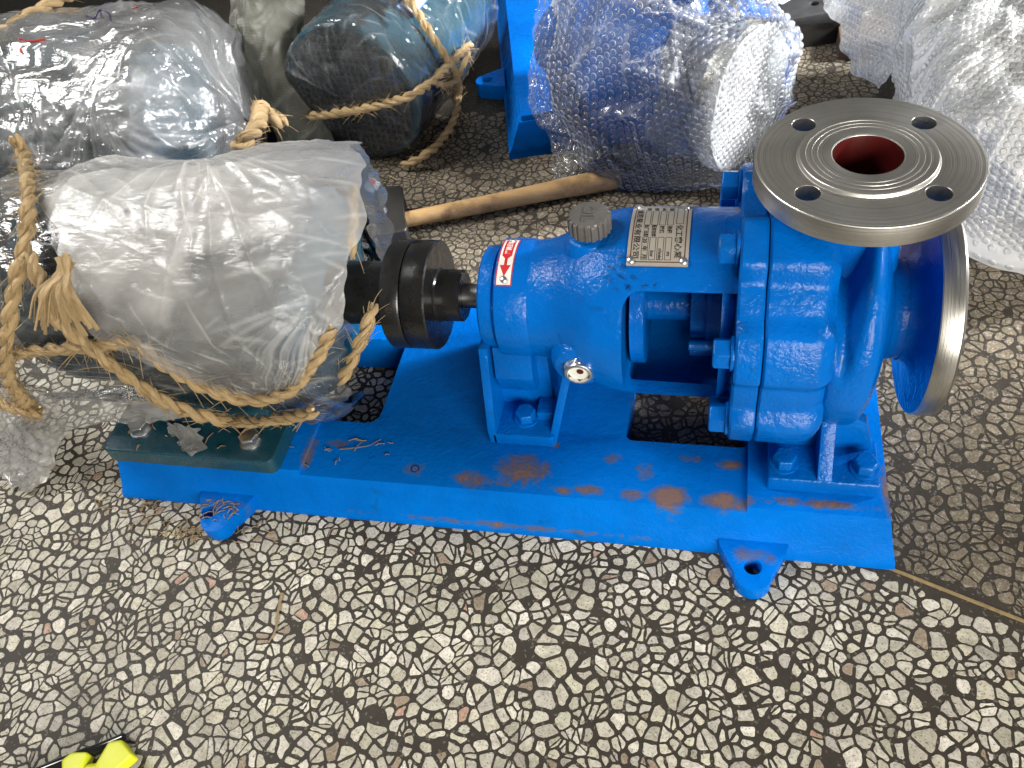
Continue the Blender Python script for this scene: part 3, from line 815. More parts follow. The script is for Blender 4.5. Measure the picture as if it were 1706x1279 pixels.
# oil filler
m = MB(); lathe(m, [(-10, 26), (70, 24), (76, 22), (80, 20), (82, 16)], (-215, 0, S), (0, 0, 1), 48); m.build('filler_boss', 'blue', housing)
def capr(th, t): return 1 + (.045 * (1 if math.cos(th * 20) > 0 else -1) if 4 < t < 20 else 0)
m = MB()
lathe(m, [(0, 13), (3, 14.5), (4.2, 15), (4.6, 18.4), (18, 18.4), (19.6, 17.8), (20.6, 16.4)], (-215, 0, S + 81), (0, 0, 1), 160, rfun=capr)
ocap = m.build('oil_cap', 'oil_grey', housing, bevel=0)
def text_mesh(s, size, depth, width=None, bold=0.0):
    cu = bpy.data.curves.new('t', 'FONT'); cu.body = s; cu.size = size; cu.extrude = depth / 2; cu.align_x = 'CENTER'; cu.align_y = 'CENTER'; cu.resolution_u = 3
    cu.offset = bold
    o = bpy.data.objects.new('t', cu); col.objects.link(o)
    dg = bpy.context.evaluated_depsgraph_get(); dg.update()
    me = bpy.data.meshes.new_from_object(o.evaluated_get(dg))
    r = MB(); vs = np.array([v.co[:] for v in me.vertices]) if len(me.vertices) else np.zeros((0, 3))
    fs = [list(p.vertices) for p in me.polygons]
    bpy.data.objects.remove(o); bpy.data.curves.remove(cu)
    if len(vs):
        vs[:, :2] -= (vs[:, :2].max(0) + vs[:, :2].min(0)) / 2
        if width: vs[:, 0] *= width / (np.ptp(vs[:, 0]) + 1e-9)
    return vs, fs
vs, fs = text_mesh('OIL', 14, 1.0, 22, .35)
mb = MB(); mb.add([(-215 + v[1] * 1.05, -v[0], S + 81 + 20.9 + v[2]) for v in vs], fs); mb.build('oil_lettering', 'oil_grey', housing, smooth=0)
# sight glass
sd = np.array([0, -1., 0.]); sp = np.array([-222., -60.5, S - 15])
m = MB(); lathe(m, [(-20, 32), (3, 28), (9, 25.5), (13, 22.5), (14.5, 17)], sp, sd, 48); m.build('sight_glass_boss', 'blue', housing)
def hexr(th, t):
    return (1 / math.cos((th % (PI / 3)) - PI / 6)) if .5 < t < 5.5 else 1
m = MB(); lathe(m, [(0, 13.6), (.4, 14.2), (1, 12.9), (5, 12.9), (5.6, 13.1), (7.6, 12.7), (8.2, 11.8), (8.2, 10.2), (4.5, 9.6)], sp + sd * 14.2, sd, 72, caps=False, rfun=hexr)
sg = m.build('sight_glass', 'zinc', housing)
m = MB(); lathe(m, [(4.6, 9.8), (4.8, 8.6), (4.9, 0.3)], sp + sd * 14.2, sd, 32, caps=False); m.build('sight_lens', 'sticker_white', housing)
m = MB(); lathe(m, [(5.1, 3.2), (5.2, .2)], sp + sd * 14.2 + np.array([1.5, -.5, 1.8]), sd, 20, caps=False); m.build('level_mark', 'red', housing)
# bracket foot under the housing
foot = MB(); prism(foot, rrect(-322, -256, -78, -30, 3), 52.0, 68); foot.build('bracket_foot', 'blue', housing, bevel=1.8)
foot = MB(); prism(foot, rrect(-322, -256, 30, 78, 3), 52.0, 68); foot.build('bracket_foot', 'blue', housing, bevel=1.8)
m = MB(); prism(m, [(-78, 52.5), (-78, 74), (-50, S - 22), (-30, S - 22), (30, S - 22), (50, S - 22), (78, 74), (78, 52.5)], -324.5, -315.5, (0, 1, 0), (0, 0, 1)); m.build('bracket_rib', 'blue', housing, bevel=1.5)
def hexa(m, bot, top, t):     # slanted rib: bottom and top lines (x, y0, y1, z), thickness t in x
    v_ = []
    for (x, y0, y1, z) in (bot, top): v_ += [(x, y0, z), (x + t, y0, z), (x + t, y1, z), (x, y1, z)]
    m.add(v_, [(3, 2, 1, 0), (4, 5, 6, 7), (0, 1, 5, 4), (1, 2, 6, 5), (2, 3, 7, 6), (3, 0, 4, 7)]); return m
hexa(MB(), (-264, -76, -20, 52.4), (-243, -56, -10, S - 44), 9).build('bracket_rib', 'blue', housing, bevel=2.2)
hexa(MB(), (-264, 20, 76, 52.4), (-243, 10, 56, S - 44), 9).build('bracket_rib', 'blue', housing, bevel=2.2)
m = MB(); prism(m, [(-34, 53), (-34, S - 42), (34, S - 42), (34, 53)], -316, -262, (0, 1, 0), (0, 0, 1)); m.build('bracket_web', 'blue', housing, bevel=1.5)
m = MB(); prism(m, [(-44, 100), (-54, 128), (-46, S - 24), (0, S - 24), (0, 100)], -312, -274, (0, 1, 0), (0, 0, 1)); m.build('bracket_block', 'blue', housing, bevel=1.5)
m = MB(); box(m, -276, -256, -56, -34, 67.5, 80); m.build('bracket_pad', 'blue', housing, bevel=1.2)
bolt_b = hexbolt_mesh(19, 11, 13).mesh(mats=('blue',), bevel=.7); bolt_b.name = 'hex_bolt'
place(bolt_b, 'hex_bolt', housing, (-288, -55, 68), (0, 0, 1), .25)
place(bolt_b, 'hex_bolt', housing, (-288, 55, 68), (0, 0, 1), .25)

# nameplate and arrow plate, bent to the castings
def wrap(vs, R, x0, ph0, lift):
    """flat plate coords (a along the reading direction, b up) -> bent round the housing; reading runs down the front, up points to +x"""
    out = []
    for a, b, h in vs:
        ph = ph0 + a / R; r = R + lift + h
        out.append((x0 + b, -r * math.sin(ph), S + r * math.cos(ph)))
    return out
def flat_grid(a0, a1, b0, b1, na=24, nb=2, h=0.0):
    vs = []; fs = []
    for i in range(na + 1):
        for j in range(nb + 1): vs.append((a0 + (a1 - a0) * i / na, b0 + (b1 - b0) * j / nb, h))
    for i in range(na):
        for j in range(nb): fs.append((i * (nb + 1) + j, (i + 1) * (nb + 1) + j, (i + 1) * (nb + 1) + j + 1, i * (nb + 1) + j + 1))
    return vs, fs
NPR, NPX = 87.4, -154.5
mb = MB()
PA, PB = 40.5, 25.5
vs, fs = flat_grid(-PA, PA, -PB, PB, 28, 2); k = len(vs)
vv = wrap(vs, NPR, NPX, 0, 1.0) + wrap(vs, NPR, NPX, 0, -.4)
fsall = fs + [tuple(i + k for i in f)[::-1] for f in fs]
mb.add(vv, fsall, 0)
def strip(a0, a1, b0, b1, mi, R=NPR, x0=NPX, ph0=0, lift=1.12):
    n = max(1, int(abs(a1 - a0) / 3)); vs, fs = flat_grid(a0, a1, b0, b1, n, 1); mb.add(wrap(vs, R, x0, ph0, lift), fs, mi)
def frame(a0, a1, b0, b1, w, mi, **kw):
    strip(a0, a1, b0, b0 + w, mi, **kw); strip(a0, a1, b1 - w, b1, mi, **kw); strip(a0, a0 + w, b0 + w, b1 - w, mi, **kw); strip(a1 - w, a1, b0 + w, b1 - w, mi, **kw)
frame(-37.5, 37.5, -22.8, 22.8, .9, 2)
def letters(s, a, b, size, width, mi=1, R=NPR, x0=NPX, ph0=0, lift=1.1, flip=False, bold=.12):
    vs, fs = text_mesh(s, size, .12, width, bold)
    if flip: vs = -vs * np.array([1, 1, -1])
    mb.add(wrap([(a + v[0], b + v[1], v[2]) for v in vs], R, x0, ph0, lift), fs, mi)
letters('化工离心泵', 15.5, 16.6, 6.6, 36)
frame(-34, -4, 13.2, 19.6, .5, 1)
rows = [(8.4, '流量', '扬程', 'm'), (1.8, 'm³/h', '转速', 'r/min'), (-4.8, '效率', '配用功率', 'kw'), (-11.2, '编号', '出厂日期', '20  年  月')]
for b, l1, l2, unit in rows:
    frame(-26, -2, b - 2.7, b + 2.7, .45, 1); letters(l1, -30.5, b, 4.2, 6.5)
    w = 9 if len(l2) == 2 else 14
    letters(l2, 3.5 + (w - 9) * .3, b, 4.4, w)
    frame(12.5, 35.2, b - 2.7, b + 2.7, .45, 1)
    letters(unit, 29.5 if len(unit) < 6 else 24, b, 4.2, {'m': 4, 'kw': 6, 'r/min': 10}.get(unit, 20))
letters('诚若泵业有限公司', 3, -18.3, 6.2, 62)
mb.build('nameplate', ('plate', 'ink', 'ink_red'), housing, smooth=20)
riv = MB(); lathe(riv, [(0, 3.4), (1.2, 3.2), (2.0, 2.2), (2.3, .3)], (0, 0, 0), (0, 0, 1), 18); rivm = riv.mesh(mats=('zinc',)); rivm.name = 'rivet'
def on_housing(R, x, ph):
    return (x, -R * math.sin(ph), S + R * math.cos(ph)), (0, -math.sin(ph), math.cos(ph))
for a in (-36, 36):
    for b in (-21.8, 21.8):
        p_, n_ = on_housing(NPR + 1.1, NPX + b, a / NPR); place(rivm, 'rivet', housing, p_, n_)
# arrow plate on the collar
mb = MB(); AR, AX, AP = 57.0, -292.5, math.radians(7)
KW = dict(R=AR, x0=AX, ph0=AP)
strip(-29, 29, -7.6, 7.6, 0, lift=.5, **KW); strip(-28, 28, -6.5, 6.5, 1, lift=.62, **KW)
strip(-26, -2, -4.6, 4.6, 0, lift=.74, **KW)
def taper(a0, a1, w0, w1, mi, lift):
    n = 12; v_ = []; f_ = []
    for i in range(n + 1):
        t = i / n; w = w0 + (w1 - w0) * t; v_ += [(a0 + (a1 - a0) * t, -w, 0), (a0 + (a1 - a0) * t, w, 0)]
    for i in range(n): f_.append((2 * i, 2 * i + 2, 2 * i + 3, 2 * i + 1))
    mb.add(wrap(v_, AR, AX, AP, lift), f_, mi)
taper(-2, 1.6, 4.6, 1.4, 0, .74)
strip(1.5, 9.5, -1.4, 1.4, 0, lift=.74, **KW)
taper(9.0, 20.0, 5.2, .15, 0, .76)
letters('严禁反转', -14, 0, 6.0, 21, 1, lift=.86, flip=True, **KW)
mb.build('arrow_plate', ('sticker_red', 'sticker_white'), housing, smooth=20)
for a in (-26, 23.5):
    p_, n_ = on_housing(AR + .8, AX + .3, AP + a / AR); o = place(rivm, 'rivet', housing, p_, n_)
# pencilled marks on the paint
def scrawl(x, ph, w, h, n, seed):
    r = random.Random(seed); m = MB(); pts = []
    for k in range(n):
        pts.append((x - w / 2 + w * ((k % 4) + r.random()) / 4, r.uniform(-h / 2, h / 2)))
    path = catmull([(p[0], p[1], 0) for p in pts], .8)
    m.add([], [])
    P = [on_housing(87.35, q[0], ph + q[1] / 87)[0] for q in path]
    tube(m, P, .26, 4, flat=.5); m.build('pencil_mark', 'marker', housing)
for i, (u, v, w, h, n) in enumerate(((1036, 427, 9, 4, 6), (1018, 446, 9, 4.5, 7), (1040, 444, 6, 4, 8), (1014, 464, 7, 6, 6), (1034, 462, 9, 6, 8), (1056, 461, 8, 4, 6),
                                     (1028, 481, 6, 4, 5), (1047, 478, 6, 6, 10), (1073, 477, 7, 4, 6), (1091, 475, 3, 4, 5), (962, 500, 8, 4, 5), (1000, 516, 14, 4, 6))):
    P = on_cyl(u, v, 87.2, 0, S); scrawl(P[0], math.atan2(-P[1], P[2] - S), w, h, n, i)

# adapter flange, casing, volute
BOLT_A = [math.radians(22.5 + 45 * k) for k in range(8)]
def lobed(base_r, lobe, width):
    def f(th, t):
        d = min(abs((th - a + PI) % (2 * PI) - PI) for a in BOLT_A)
        e = min(1.0, max(0.0, 1 - d / width) * 1.9); e = e * e * (3 - 2 * e)
        return 1 + lobe / base_r * e
    return f
UP = (0, 0, 1)
m = MB(); lathe(m, [(-88.5, 80), (-88.5, 110), (-86.5, 112), (-69.5, 112.5), (-67.6, 111), (-67.6, 60)], (0, 0, S), (1, 0, 0), 256, caps=False, rfun=lobed(112, 13, .29), up=UP)
adapter = m.build('adapter_flange', 'blue', pump); adapter['label'] = 'blue lobed adapter flange with hex bolts'
m = MB(); lathe(m, [(-89.5, 80), (-93, 84), (-97, 86.8), (-100, 87.1)], (0, 0, S), (1, 0, 0), 96, caps=False); m.build('fillet', 'blue', adapter)
ab = hexbolt_mesh(23, 14, 14.5, 3).mesh(mats=('blue',), bevel=.9); ab.name = 'flange_bolt'
for i, a in enumerate(BOLT_A):
    c_ = np.array([-88.5, -109 * math.sin(a), S + 109 * math.cos(a)])
    place(ab, 'flange_bolt', adapter, c_, (-1, 0, 0), a * 1.3 + .2)
m = MB(); lathe(m, [(-66.4, 60), (-66.4, 110.5), (-64.5, 112.5), (-30, 113), (-23, 111.5), (-17, 107), (-13, 102), (-13, 40)], (0, 0, S), (1, 0, 0), 256, caps=False, rfun=lobed(112, 12.5, .30), up=UP)
casing = m.build('casing_ring', 'blue', pump); casing['label'] = 'blue lobed casing ring of the pump'
# volute: grows round the shaft, with a cleft beside the outlet
nu, nv = 200, 64
P = np.zeros((nu, nv, 3))
for i in range(nu):
    th = 2 * PI * i / nu          # 0 = up, + towards the front (-y)
    tq = min(th, 2 * PI - th) * 1.12; top = max(0.0, math.cos(tq)) if tq < PI / 2 else 0.0
    hump = 103.5 + 8.5 * math.cos(th - .35)
    for j in range(nv):
        t = j / (nv - 1); x = -20 + 78 * t
        if x < 32:
            q = (x - 9) / 24.0
            r = hump - 3 + 7 * math.sqrt(max(0, 1 - min(1, abs(q)) ** 2.4)) - (0 if abs(q) < 1 else 0)
            if x > 9: r = hump - 3 + 7 - 44 * max(0.0, (x - 9) / 23.0) ** 2.6
            # cleft
            cl_ = math.exp(-(abs(x + 5) / (4.0 + 7.0 * top)) ** 2.2); r -= cl_ * 44 * top ** 1.3
        else:
            k = (x - 32) / 26.0; r0 = hump + 4 - 44
            r = r0 + (46 - r0) * min(1.0, k * 3.2) ** .8 if k < .3125 else 46 - 2 * math.sin((k - .3125) / .6875 * PI)
        P[i, j] = (x, -r * math.sin(th), S + r * math.cos(th))
o, _, _ = surface('volute', 'blue', P, pump, closed_u=True, smooth=60); volute = o
m = MB(); lathe(m, [(52, 45), (57, 47), (61, 52), (63.5, 60), (64.2, 90.5), (66, 91.6)], (0, 0, S), (1, 0, 0), 96, caps=False); m.build('suction_neck', 'blue', volute)
for a0 in (45, 135, 225, 315):
    a_ = math.radians(a0); m = MB(); lathe(m, [(63.8, 9.2), (64.35, 9.0), (64.45, .5)], (0, -72.5 * math.sin(a_), S + 72.5 * math.cos(a_)), (1, 0, 0), 28, caps=False); m.build('painted_hole', 'blue', volute)
m = MB(); lathe(m, [(64.4, 40), (64.4, 91.4), (66, 92.5), (80.5, 92.5), (82.5, 91), (82.5, 62), (85, 61), (85, 33), (62, 33)], (0, 0, S), (1, 0, 0), 128, caps=False)
m.build('suction_flange', 'steel_x', pump, origin=(0, 0, S))
# outlet neck and flange
ZT = S + 157
m = MB(); lathe(m, [(60, 40), (90, 37), (112, 34.5), (128, 35), (134, 38), (137.5, 46), (138.2, 78)], (0, 0, S), (0, 0, 1), 72, caps=False); m.build('outlet_neck', 'blue', volute)
fm = MB(); lathe(fm, [(-18, 82.4), (-1.0, 82.5), (0, 81.6), (0, 50.8), (2.4, 49.6), (3, 49), (3, 44.6), (2.3, 44.1), (3, 43.6), (3, 40.4), (2.3, 39.9), (3, 39.4), (3, 36.2), (2.3, 35.7), (3, 35.2), (3, 26.6), (2.2, 25.2), (-18, 25.2)], (0, 0, ZT), (0, 0, 1), 160, closed=True)
cs = []
for a0 in (45, 135, 225, 315):
    a_ = math.radians(a0); c = MB(); lathe(c, [(-30, 9.1), (20, 9.1)], (62.5 * math.cos(a_), 62.5 * math.sin(a_), ZT), (0, 0, 1), 40); cs.append(c)
ff = boolean(fm, cs)
fl_o = ff.build('outlet_flange', 'steel', pump, origin=(0, 0, ZT), smooth=25, bevel=.45, segs=1)
fl_o['label'] = 'round bare steel outlet flange with four holes, bore painted red'
m = MB(); lathe(m, [(2.0, 25.0), (0, 24.6), (-30, 24.2), (-80, 27)], (0, 0, ZT), (0, 0, 1), 64, caps=False); m.build('red_bore', 'red', fl_o)
# pump feet
for sg_ in (-1, 1):
    pts = [(-49, -113), (48, -113), (48, -62), (-49, -62)]
    if sg_ > 0: pts = [(x, -y) for x, y in pts][::-1]
    m = MB(); prism(m, pts, 57.3, 76); m.build('pump_foot', 'blue', volute, bevel=2.6, segs=3)
    pts = [(-112, 76), (-113, 57.6), (-20, 57.6), (-20, S - 70), (-66, S - 62), (-72, S - 62)]
    m = MB(); prism(m, [(sg_ * -1 * p[0], p[1]) for p in (pts if sg_ < 0 else pts[::-1])], -6.5, 6.5, (0, 1, 0), (0, 0, 1)); m.build('foot_rib', 'blue', volute, bevel=1.8)
    m = MB(); prism(m, [(-48, 70), (46, 70), (34, S - 76), (6, S - 55), (-40, S - 60)], -6, 6, (1, 0, 0), (0, 0, 1), (0, sg_ * 66, 0)); m.build('foot_web', 'blue', volute, bevel=1.8)
    for x in (-35, 35): place(bolt_b, 'hex_bolt', volute, (x, sg_ * 95, 76), (0, 0, 1), .5 + x)

# ------------------------------------------------------------------ plastic film, bags and bubble wrap
def lerp(rows, key):
    ks = [r[0] for r in rows]
    return [np.interp(key, ks, [r[i] for r in rows]) for i in range(1, len(rows[0]))]
def around(cx_rows, nphi, nx, Rfun, cy=0., cz=S, ph_range=None):
    """sheet laid round a cylinder along x; rows = (phi deg, x left, x right); phi 0 = top, + towards the front"""
    a0, a1 = ph_range or (cx_rows[0][0], cx_rows[-1][0])
    P = np.zeros((nphi, nx, 3))
    for i in range(nphi):
        ph = a0 + (a1 - a0) * i / (nphi - 1); xl, xr = lerp(cx_rows, ph)
        xs = np.linspace(xl, xr, nx); pr = math.radians(ph)
        R = np.array([Rfun(ph, x) for x in xs])
        P[i, :, 0] = xs; P[i, :, 1] = cy - R * math.sin(pr); P[i, :, 2] = cz + R * math.cos(pr)
    return P
def ragged(P, amp, sc=18.):
    """uneven cut edges: push the border vertices in the sheet's own directions"""
    P = P.copy(); nu, nv = P.shape[:2]
    for side in range(4):
        e = (P[0], P[-1], P[:, 0], P[:, -1])[side]; q = (P[4], P[-5], P[:, 4], P[:, -5])[side]
        d = e - q; d /= np.linalg.norm(d, axis=-1, keepdims=True) + 1e-9
        k = (perlin(e / sc + side * 9.7) * amp)[..., None] * d
        for s, w in ((0, 1.), (1, .8), (2, .6), (3, .4), (4, .25), (5, .1)):
            if side == 0: P[s] += k * w
            elif side == 1: P[-1 - s] += k * w
            elif side == 2: P[:, s] += k * w
            else: P[:, -1 - s] += k * w
    return P

# clear film round the motor of the pump set
rows = [(-150, -900, -480), (-90, -905, -478), (-30, -905, -470), (0, -905, -465), (40, -905, -445), (70, -905, -425), (100, -890, -440), (125, -850, -455), (150, -800, -470), (170, -760, -480)]
def Rclear(ph, x):
    e = 1 / (1 + math.exp((x + 478) / 9)); R = 92 + 26 * e
    if ph > 80 and x > -560: R += 14 * min(1, (ph - 80) / 25) * min(1, (x + 560) / 60)
    if ph > 95: R += (ph - 95) * .12
    if x < -840: R -= (-840 - x) * .25
    return R
P = ragged(around(rows, 230, 270, Rclear), 16)
Dc, Ac = creases(P, 420, 1, (15, 70), (2.4, 4.2), (.8, 2.4), .0, .5)
o, _, _ = surface('clear_film', 'bag_clear', P, None, crumple(P, 5, 85, 4, 40, 1.0, 15, (2.2, 1, 1)) + Dc, crease=Ac)
tag(o, 'clear crinkled plastic film wrapped round the motor beneath the milky bag', 'plastic film')

# milky bag thrown over it
rows = [(-125, -770, -470), (-60, -775, -468), (-34, -778, -455), (-11, -775, -424), (0, -766, -414), (12, -748, -409), (26, -712, -407), (35, -700, -410), (44, -694, -414), (57, -686, -420), (69, -664, -440), (76, -618, -452), (84, -590, -470), (90, -566, -482), (96, -548, -492)]
def Rbag(ph, x):
    R = 134.0
    if ph < 10 and x > -600: R += 12 * min(1, (10 - ph) / 30) * min(1, (x + 600) / 60)
    R -= 7 * max(0, (x + 470) / 50.0) ** 2 if x > -470 else 0
    if x < -720: R -= (-720 - x) * .25
    return R
P = ragged(around(rows, 270, 310, Rbag), 9, 22)
D = crumple(P, 7, 110, 2.0, 55, .4, 20, (1.6, 1, 1))
# tension folds running down from the shaft end towards the lower rope
F = np.zeros(P.shape[:2]); T_ = P.reshape(-1, 3)
for (x0, ph0, x1, ph1, amp, wd) in ((-418, 42, -470, 86, 7, 7), (-424, 46, -486, 84, 6, 6), (-414, 38, -452, 84, 6, 6), (-560, -2, -505, 78, 9, 10), (-560, -2, -590, 60, 7, 9), (-556, -5, -470, 55, 7, 9), (-700, 30, -580, 84, 6, 12), (-760, -5, -640, 15, 7, 10), (-470, 0, -600, -10, 8, 9)):
    X = P[..., 0]; PH = np.degrees(np.arctan2(-P[..., 1], P[..., 2] - S)) * 2.3
    ax, ay, bx_, by_ = x0, ph0 * 2.3, x1, ph1 * 2.3; L2 = (bx_ - ax) ** 2 + (by_ - ay) ** 2
    t = np.clip(((X - ax) * (bx_ - ax) + (PH - ay) * (by_ - ay)) / L2, 0, 1)
    d = np.hypot(X - ax - t * (bx_ - ax), PH - ay - t * (by_ - ay)) / wd
    F += .6 * amp * np.exp(-d * 1.5) * (1 - .5 * t)
Dc, Ac = creases(P, 260, 2, (12, 46), (2.2, 3.8), (.5, 1.6), .35, .45, focus=((.80, .93, 22, 120, 1.2, 3.0), (.44, .55, 9, 150, .6, 2.4), (.28, .97, 12, 110, 2.0, 4.2), (.42, .03, 10, 110, -.7, 1.2), (.3, .6, 8, 120, 2.6, 4.0)))
o, Pb, Nb = surface('plastic_bag', 'bag_white', P, None, D + F + Dc, crease=Ac)
tag(o, 'milky white plastic bag draped over the motor end beside the black coupling', 'plastic bag')

rows = [(-110, -768, -475), (-34, -770, -465), (0, -758, -424), (18, -726, -420), (27, -708, -490), (34, -700, -545), (45, -690, -560), (60, -680, -580), (74, -640, -596)]
P = ragged(around(rows, 120, 120, lambda ph, x: Rbag(ph, x) - 9), 14, 40)
ii, jj = np.meshgrid(np.arange(120), np.arange(120), indexing='ij'); near = np.minimum((119 - jj) / 34., (119 - ii) / 24.) + .35 * perlin(P / 28.)
edge = np.clip(1 - near, 0, 1) ** 1.3
o2, _, _ = surface('inner_layer', 'bag_inner', P, None, crumple(P, 5, 110, 2, 50, .5, 18), crease=edge)
o2.parent = o; o2.matrix_parent_inverse = Matrix.Translation(-o.location)
# torn film hanging to the floor at the left and tatters over the motor foot
def sheet_from(net, nu, nv):
    net = np.array(net, float); a = net
    def resample(arr, n):      # arr (k, m, 3) along axis 0
        k = arr.shape[0]; out = []
        ext = np.concatenate([2 * arr[:1] - arr[1:2], arr, 2 * arr[-1:] - arr[-2:-1]])
        for s in np.linspace(0, k - 1 - 1e-6, n):
            i = int(s); t = s - i; p0, p1, p2, p3 = ext[i], ext[i + 1], ext[i + 2], ext[i + 3]
            out.append(.5 * (2 * p1 + (-p0 + p2) * t + (2 * p0 - 5 * p1 + 4 * p2 - p3) * t * t + (-p0 + 3 * p1 - 3 * p2 + p3) * t ** 3))
        return np.array(out)
    return resample(resample(a, nu).transpose(1, 0, 2), nv).transpose(1, 0, 2)
net = [[(-985, -10, 125), (-930, -50, 124), (-860, -88, 120), (-790, -100, 122), (-720, -104, 124), (-640, -106, 120)],
       [(-985, -40, 66), (-930, -80, 74), (-865, -108, 82), (-800, -112, 96), (-735, -112, 104), (-650, -110, 104)],
       [(-980, -70, 16), (-930, -108, 22), (-868, -132, 34), (-820, -122, 70), (-765, -112, 92), (-668, -108, 94)],
       [(-975, -110, 4), (-935, -140, 5), (-880, -160, 6), (-846, -146, 20), (-800, -114, 70), (-700, -104, 90)]]
P = ragged(sheet_from(net, 70, 120), 10, 16); D = crumple(P, 3, 60, 5, 24, 2.2, 10, (1.8, 1, 1)); P2 = P.copy()
P2[..., 2] = np.maximum(P2[..., 2], 3)
Dc, Ac = creases(P2, 160, 3, (10, 50), (1.5, 3), (.5, 1.6), 0, .6)
o, _, _ = surface('torn_film', 'bag_torn', P2, None, np.where(P2[..., 2] < 12, D * .3, D) + np.abs(Dc), crease=Ac)
tag(o, 'torn grey plastic film trailing onto the floor at the left end of the baseplate', 'plastic film')
net = [[(-672, -112, 96), (-654, -113, 96), (-632, -114, 96)], [(-664, -118, 84), (-648, -120, 85), (-628, -120, 84)], [(-652, -128, 80.6), (-640, -130, 81.5), (-620, -129, 80.6)], [(-642, -136, 80.2), (-634, -139, 80.2), (-626, -137, 80.2)]]
P = ragged(sheet_from(net, 40, 40), 9, 8); o, _, _ = surface('film_tatter', 'bag_torn', P, None, np.clip(crumple(P, 1, 30, 1.5, 12, .8, 5), 0, 3))
tag(o, 'small torn shred of plastic lying on the teal motor foot', 'plastic scrap')

# second motor behind, under a dusty bag with marker writing
m2 = thing('wrapped_motor', 'dark teal motor lying under a grey plastic bag at the top left', 'motor', (-1000, 425, 0))
m = MB(); lathe(m, [(0, 60), (10, 100), (30, 104), (36, 96), (370, 96), (374, 104), (395, 102), (410, 70), (420, 40)], (-1280, 425, 128), (1, 0, 0), 48); m.build('motor_body', 'teal', m2)
for k in range(30):
    th = 2 * PI * k / 30; ct, st = math.cos(th), math.sin(th)
    m = MB(); prism(m, [(-1242, 92), (-912, 92), (-912, 106), (-1242, 106)], -1.6, 1.6, (1, 0, 0), (0, -st, ct), (0, 425, 128)); m.build('cooling_fin', 'teal', m2)
for sy in (-1, 1):
    m = MB(); box(m, -1200, -950, 425 + sy * 95 - 30, 425 + sy * 95 + 30, 0, 20); m.build('motor_foot', 'teal', m2, bevel=3)
    m = MB(); box(m, -1190, -960, 425 + sy * 80 - 8, 425 + sy * 80 + 8, 20, 80); m.build('foot_web', 'teal', m2, bevel=2)
m = MB(); prism(m, rrect(-1130, -1000, 375, 475, 8), 220, 246); m.build('terminal_box', 'teal', m2, bevel=4)
def big_bag(ph, t):
    pr = math.radians(ph); sy, cz = math.sin(pr), math.cos(pr)
    ry, rz = 176, 128
    if cz > 0: rz = 152
    ry *= 1 + .05 * abs(sy)
    k = 1.0
    if t > .84: k = math.sqrt(max(.0002, 1 - ((t - .84) / .16) ** 2))
    x = -1330 + 530 * t
    return (x, 425 - ry * sy * k, 124 + rz * cz * k)
P = np.array([[big_bag(ph, t) for t in np.linspace(0, 1, 260)] for ph in np.linspace(-150, 150, 240)])
D = crumple(P, 12, 120, 8, 60, 2.0, 20, (2.4, 1, 1))
Dc, Ac = creases(P, 620, 4, (18, 80), (3.0, 5.0), (.8, 2.8), .15, .55, focus=((.62, .80, 16, 190, .6, 2.6), (.5, .88, 16, 170, 2.0, 4.0), (.6, .6, 10, 160, .2, 2.0)))
o, Pg, Ng = surface('plastic_bag', 'bag_grey', P, None, D - Dc, crease=Ac)
tag(o, 'dusty plastic bag at the top left with red and purple marker strokes', 'plastic bag')
bag2 = o
def stroke(px, R_, mat, nm, parent, h=2.4):
    """marker line drawn on the bag: follow the nearest bag vertices along the stroke"""
    pts = []
    for (u, v) in px:
        d = ray(u, v); d = d / np.linalg.norm(d); w = Pg - CAM_C; tt = (w * d).sum(-1); dist = np.linalg.norm(w - tt[..., None] * d, axis=-1) + np.where((Ng * d).sum(-1) < 0, 0, 0) + tt * .02
        i, j = np.unravel_index(dist.argmin(), dist.shape); pts.append(Pg[i, j] - d * 3)
    m = MB(); tube(m, catmull(pts, 4), R_, 6, flat=.5); m.build(nm, mat, parent)
stroke([(36, 88), (32, 66), (52, 70), (76, 66)], 1.7, 'marker_red', 'red_marker_stroke', bag2)
stroke([(144, 26), (158, 30), (166, 18), (180, 20), (184, 34)], 1.7, 'marker_purple', 'purple_marker_stroke', bag2)
stroke([(174, 6), (186, 2)], 1.6, 'marker_purple', 'purple_marker_stroke', bag2)
stroke([(222, 14), (230, 10)], 1.6, 'marker_red', 'red_marker_stroke', bag2)

# third motor, fan cover to the front
A3 = np.array([.17, .985, 0]); F3 = np.array([-648., 500, 114.]); U3 = np.array([0, 0, 1.])
m3 = thing('fan_cooled_motor', 'dark teal motor with round fan grille facing front, roped in clear plastic', 'motor', (-580, 585, 0))
m = MB(); lathe(m, [(2, 60), (2, 98), (0, 106), (4, 110), (80, 111), (84, 103), (300, 103), (306, 108), (320, 80)], F3, A3, 64, caps=True); m.build('fan_cover', 'teal', m3)
b3 = np.cross(A3, U3)
g_ = MB()
for k in range(-9, 10):
    s = k * 10.2; hl = math.sqrt(max(0, 96 ** 2 - s * s))
    if hl < 8: continue
    for d1, d2 in ((U3, b3), (b3, U3)):
        m = MB(); c0 = F3 - A3 * 1.0 + d2 * s; prism(m, [(-hl, -1.6), (hl, -1.6), (hl, 1.6), (-hl, 1.6)], -2.4 if d1 is U3 else -1.4, 1.6, tuple(d1), tuple(np.cross(A3, d1)), c0); m.build('grille_bar', 'grille_bar', m3)
m = MB(); lathe(m, [(-.4, 98), (-.6, 97), (-.6, .5)], F3 + A3 * 1.2, A3, 48, caps=False); m.build('fan_recess', 'grille', m3)
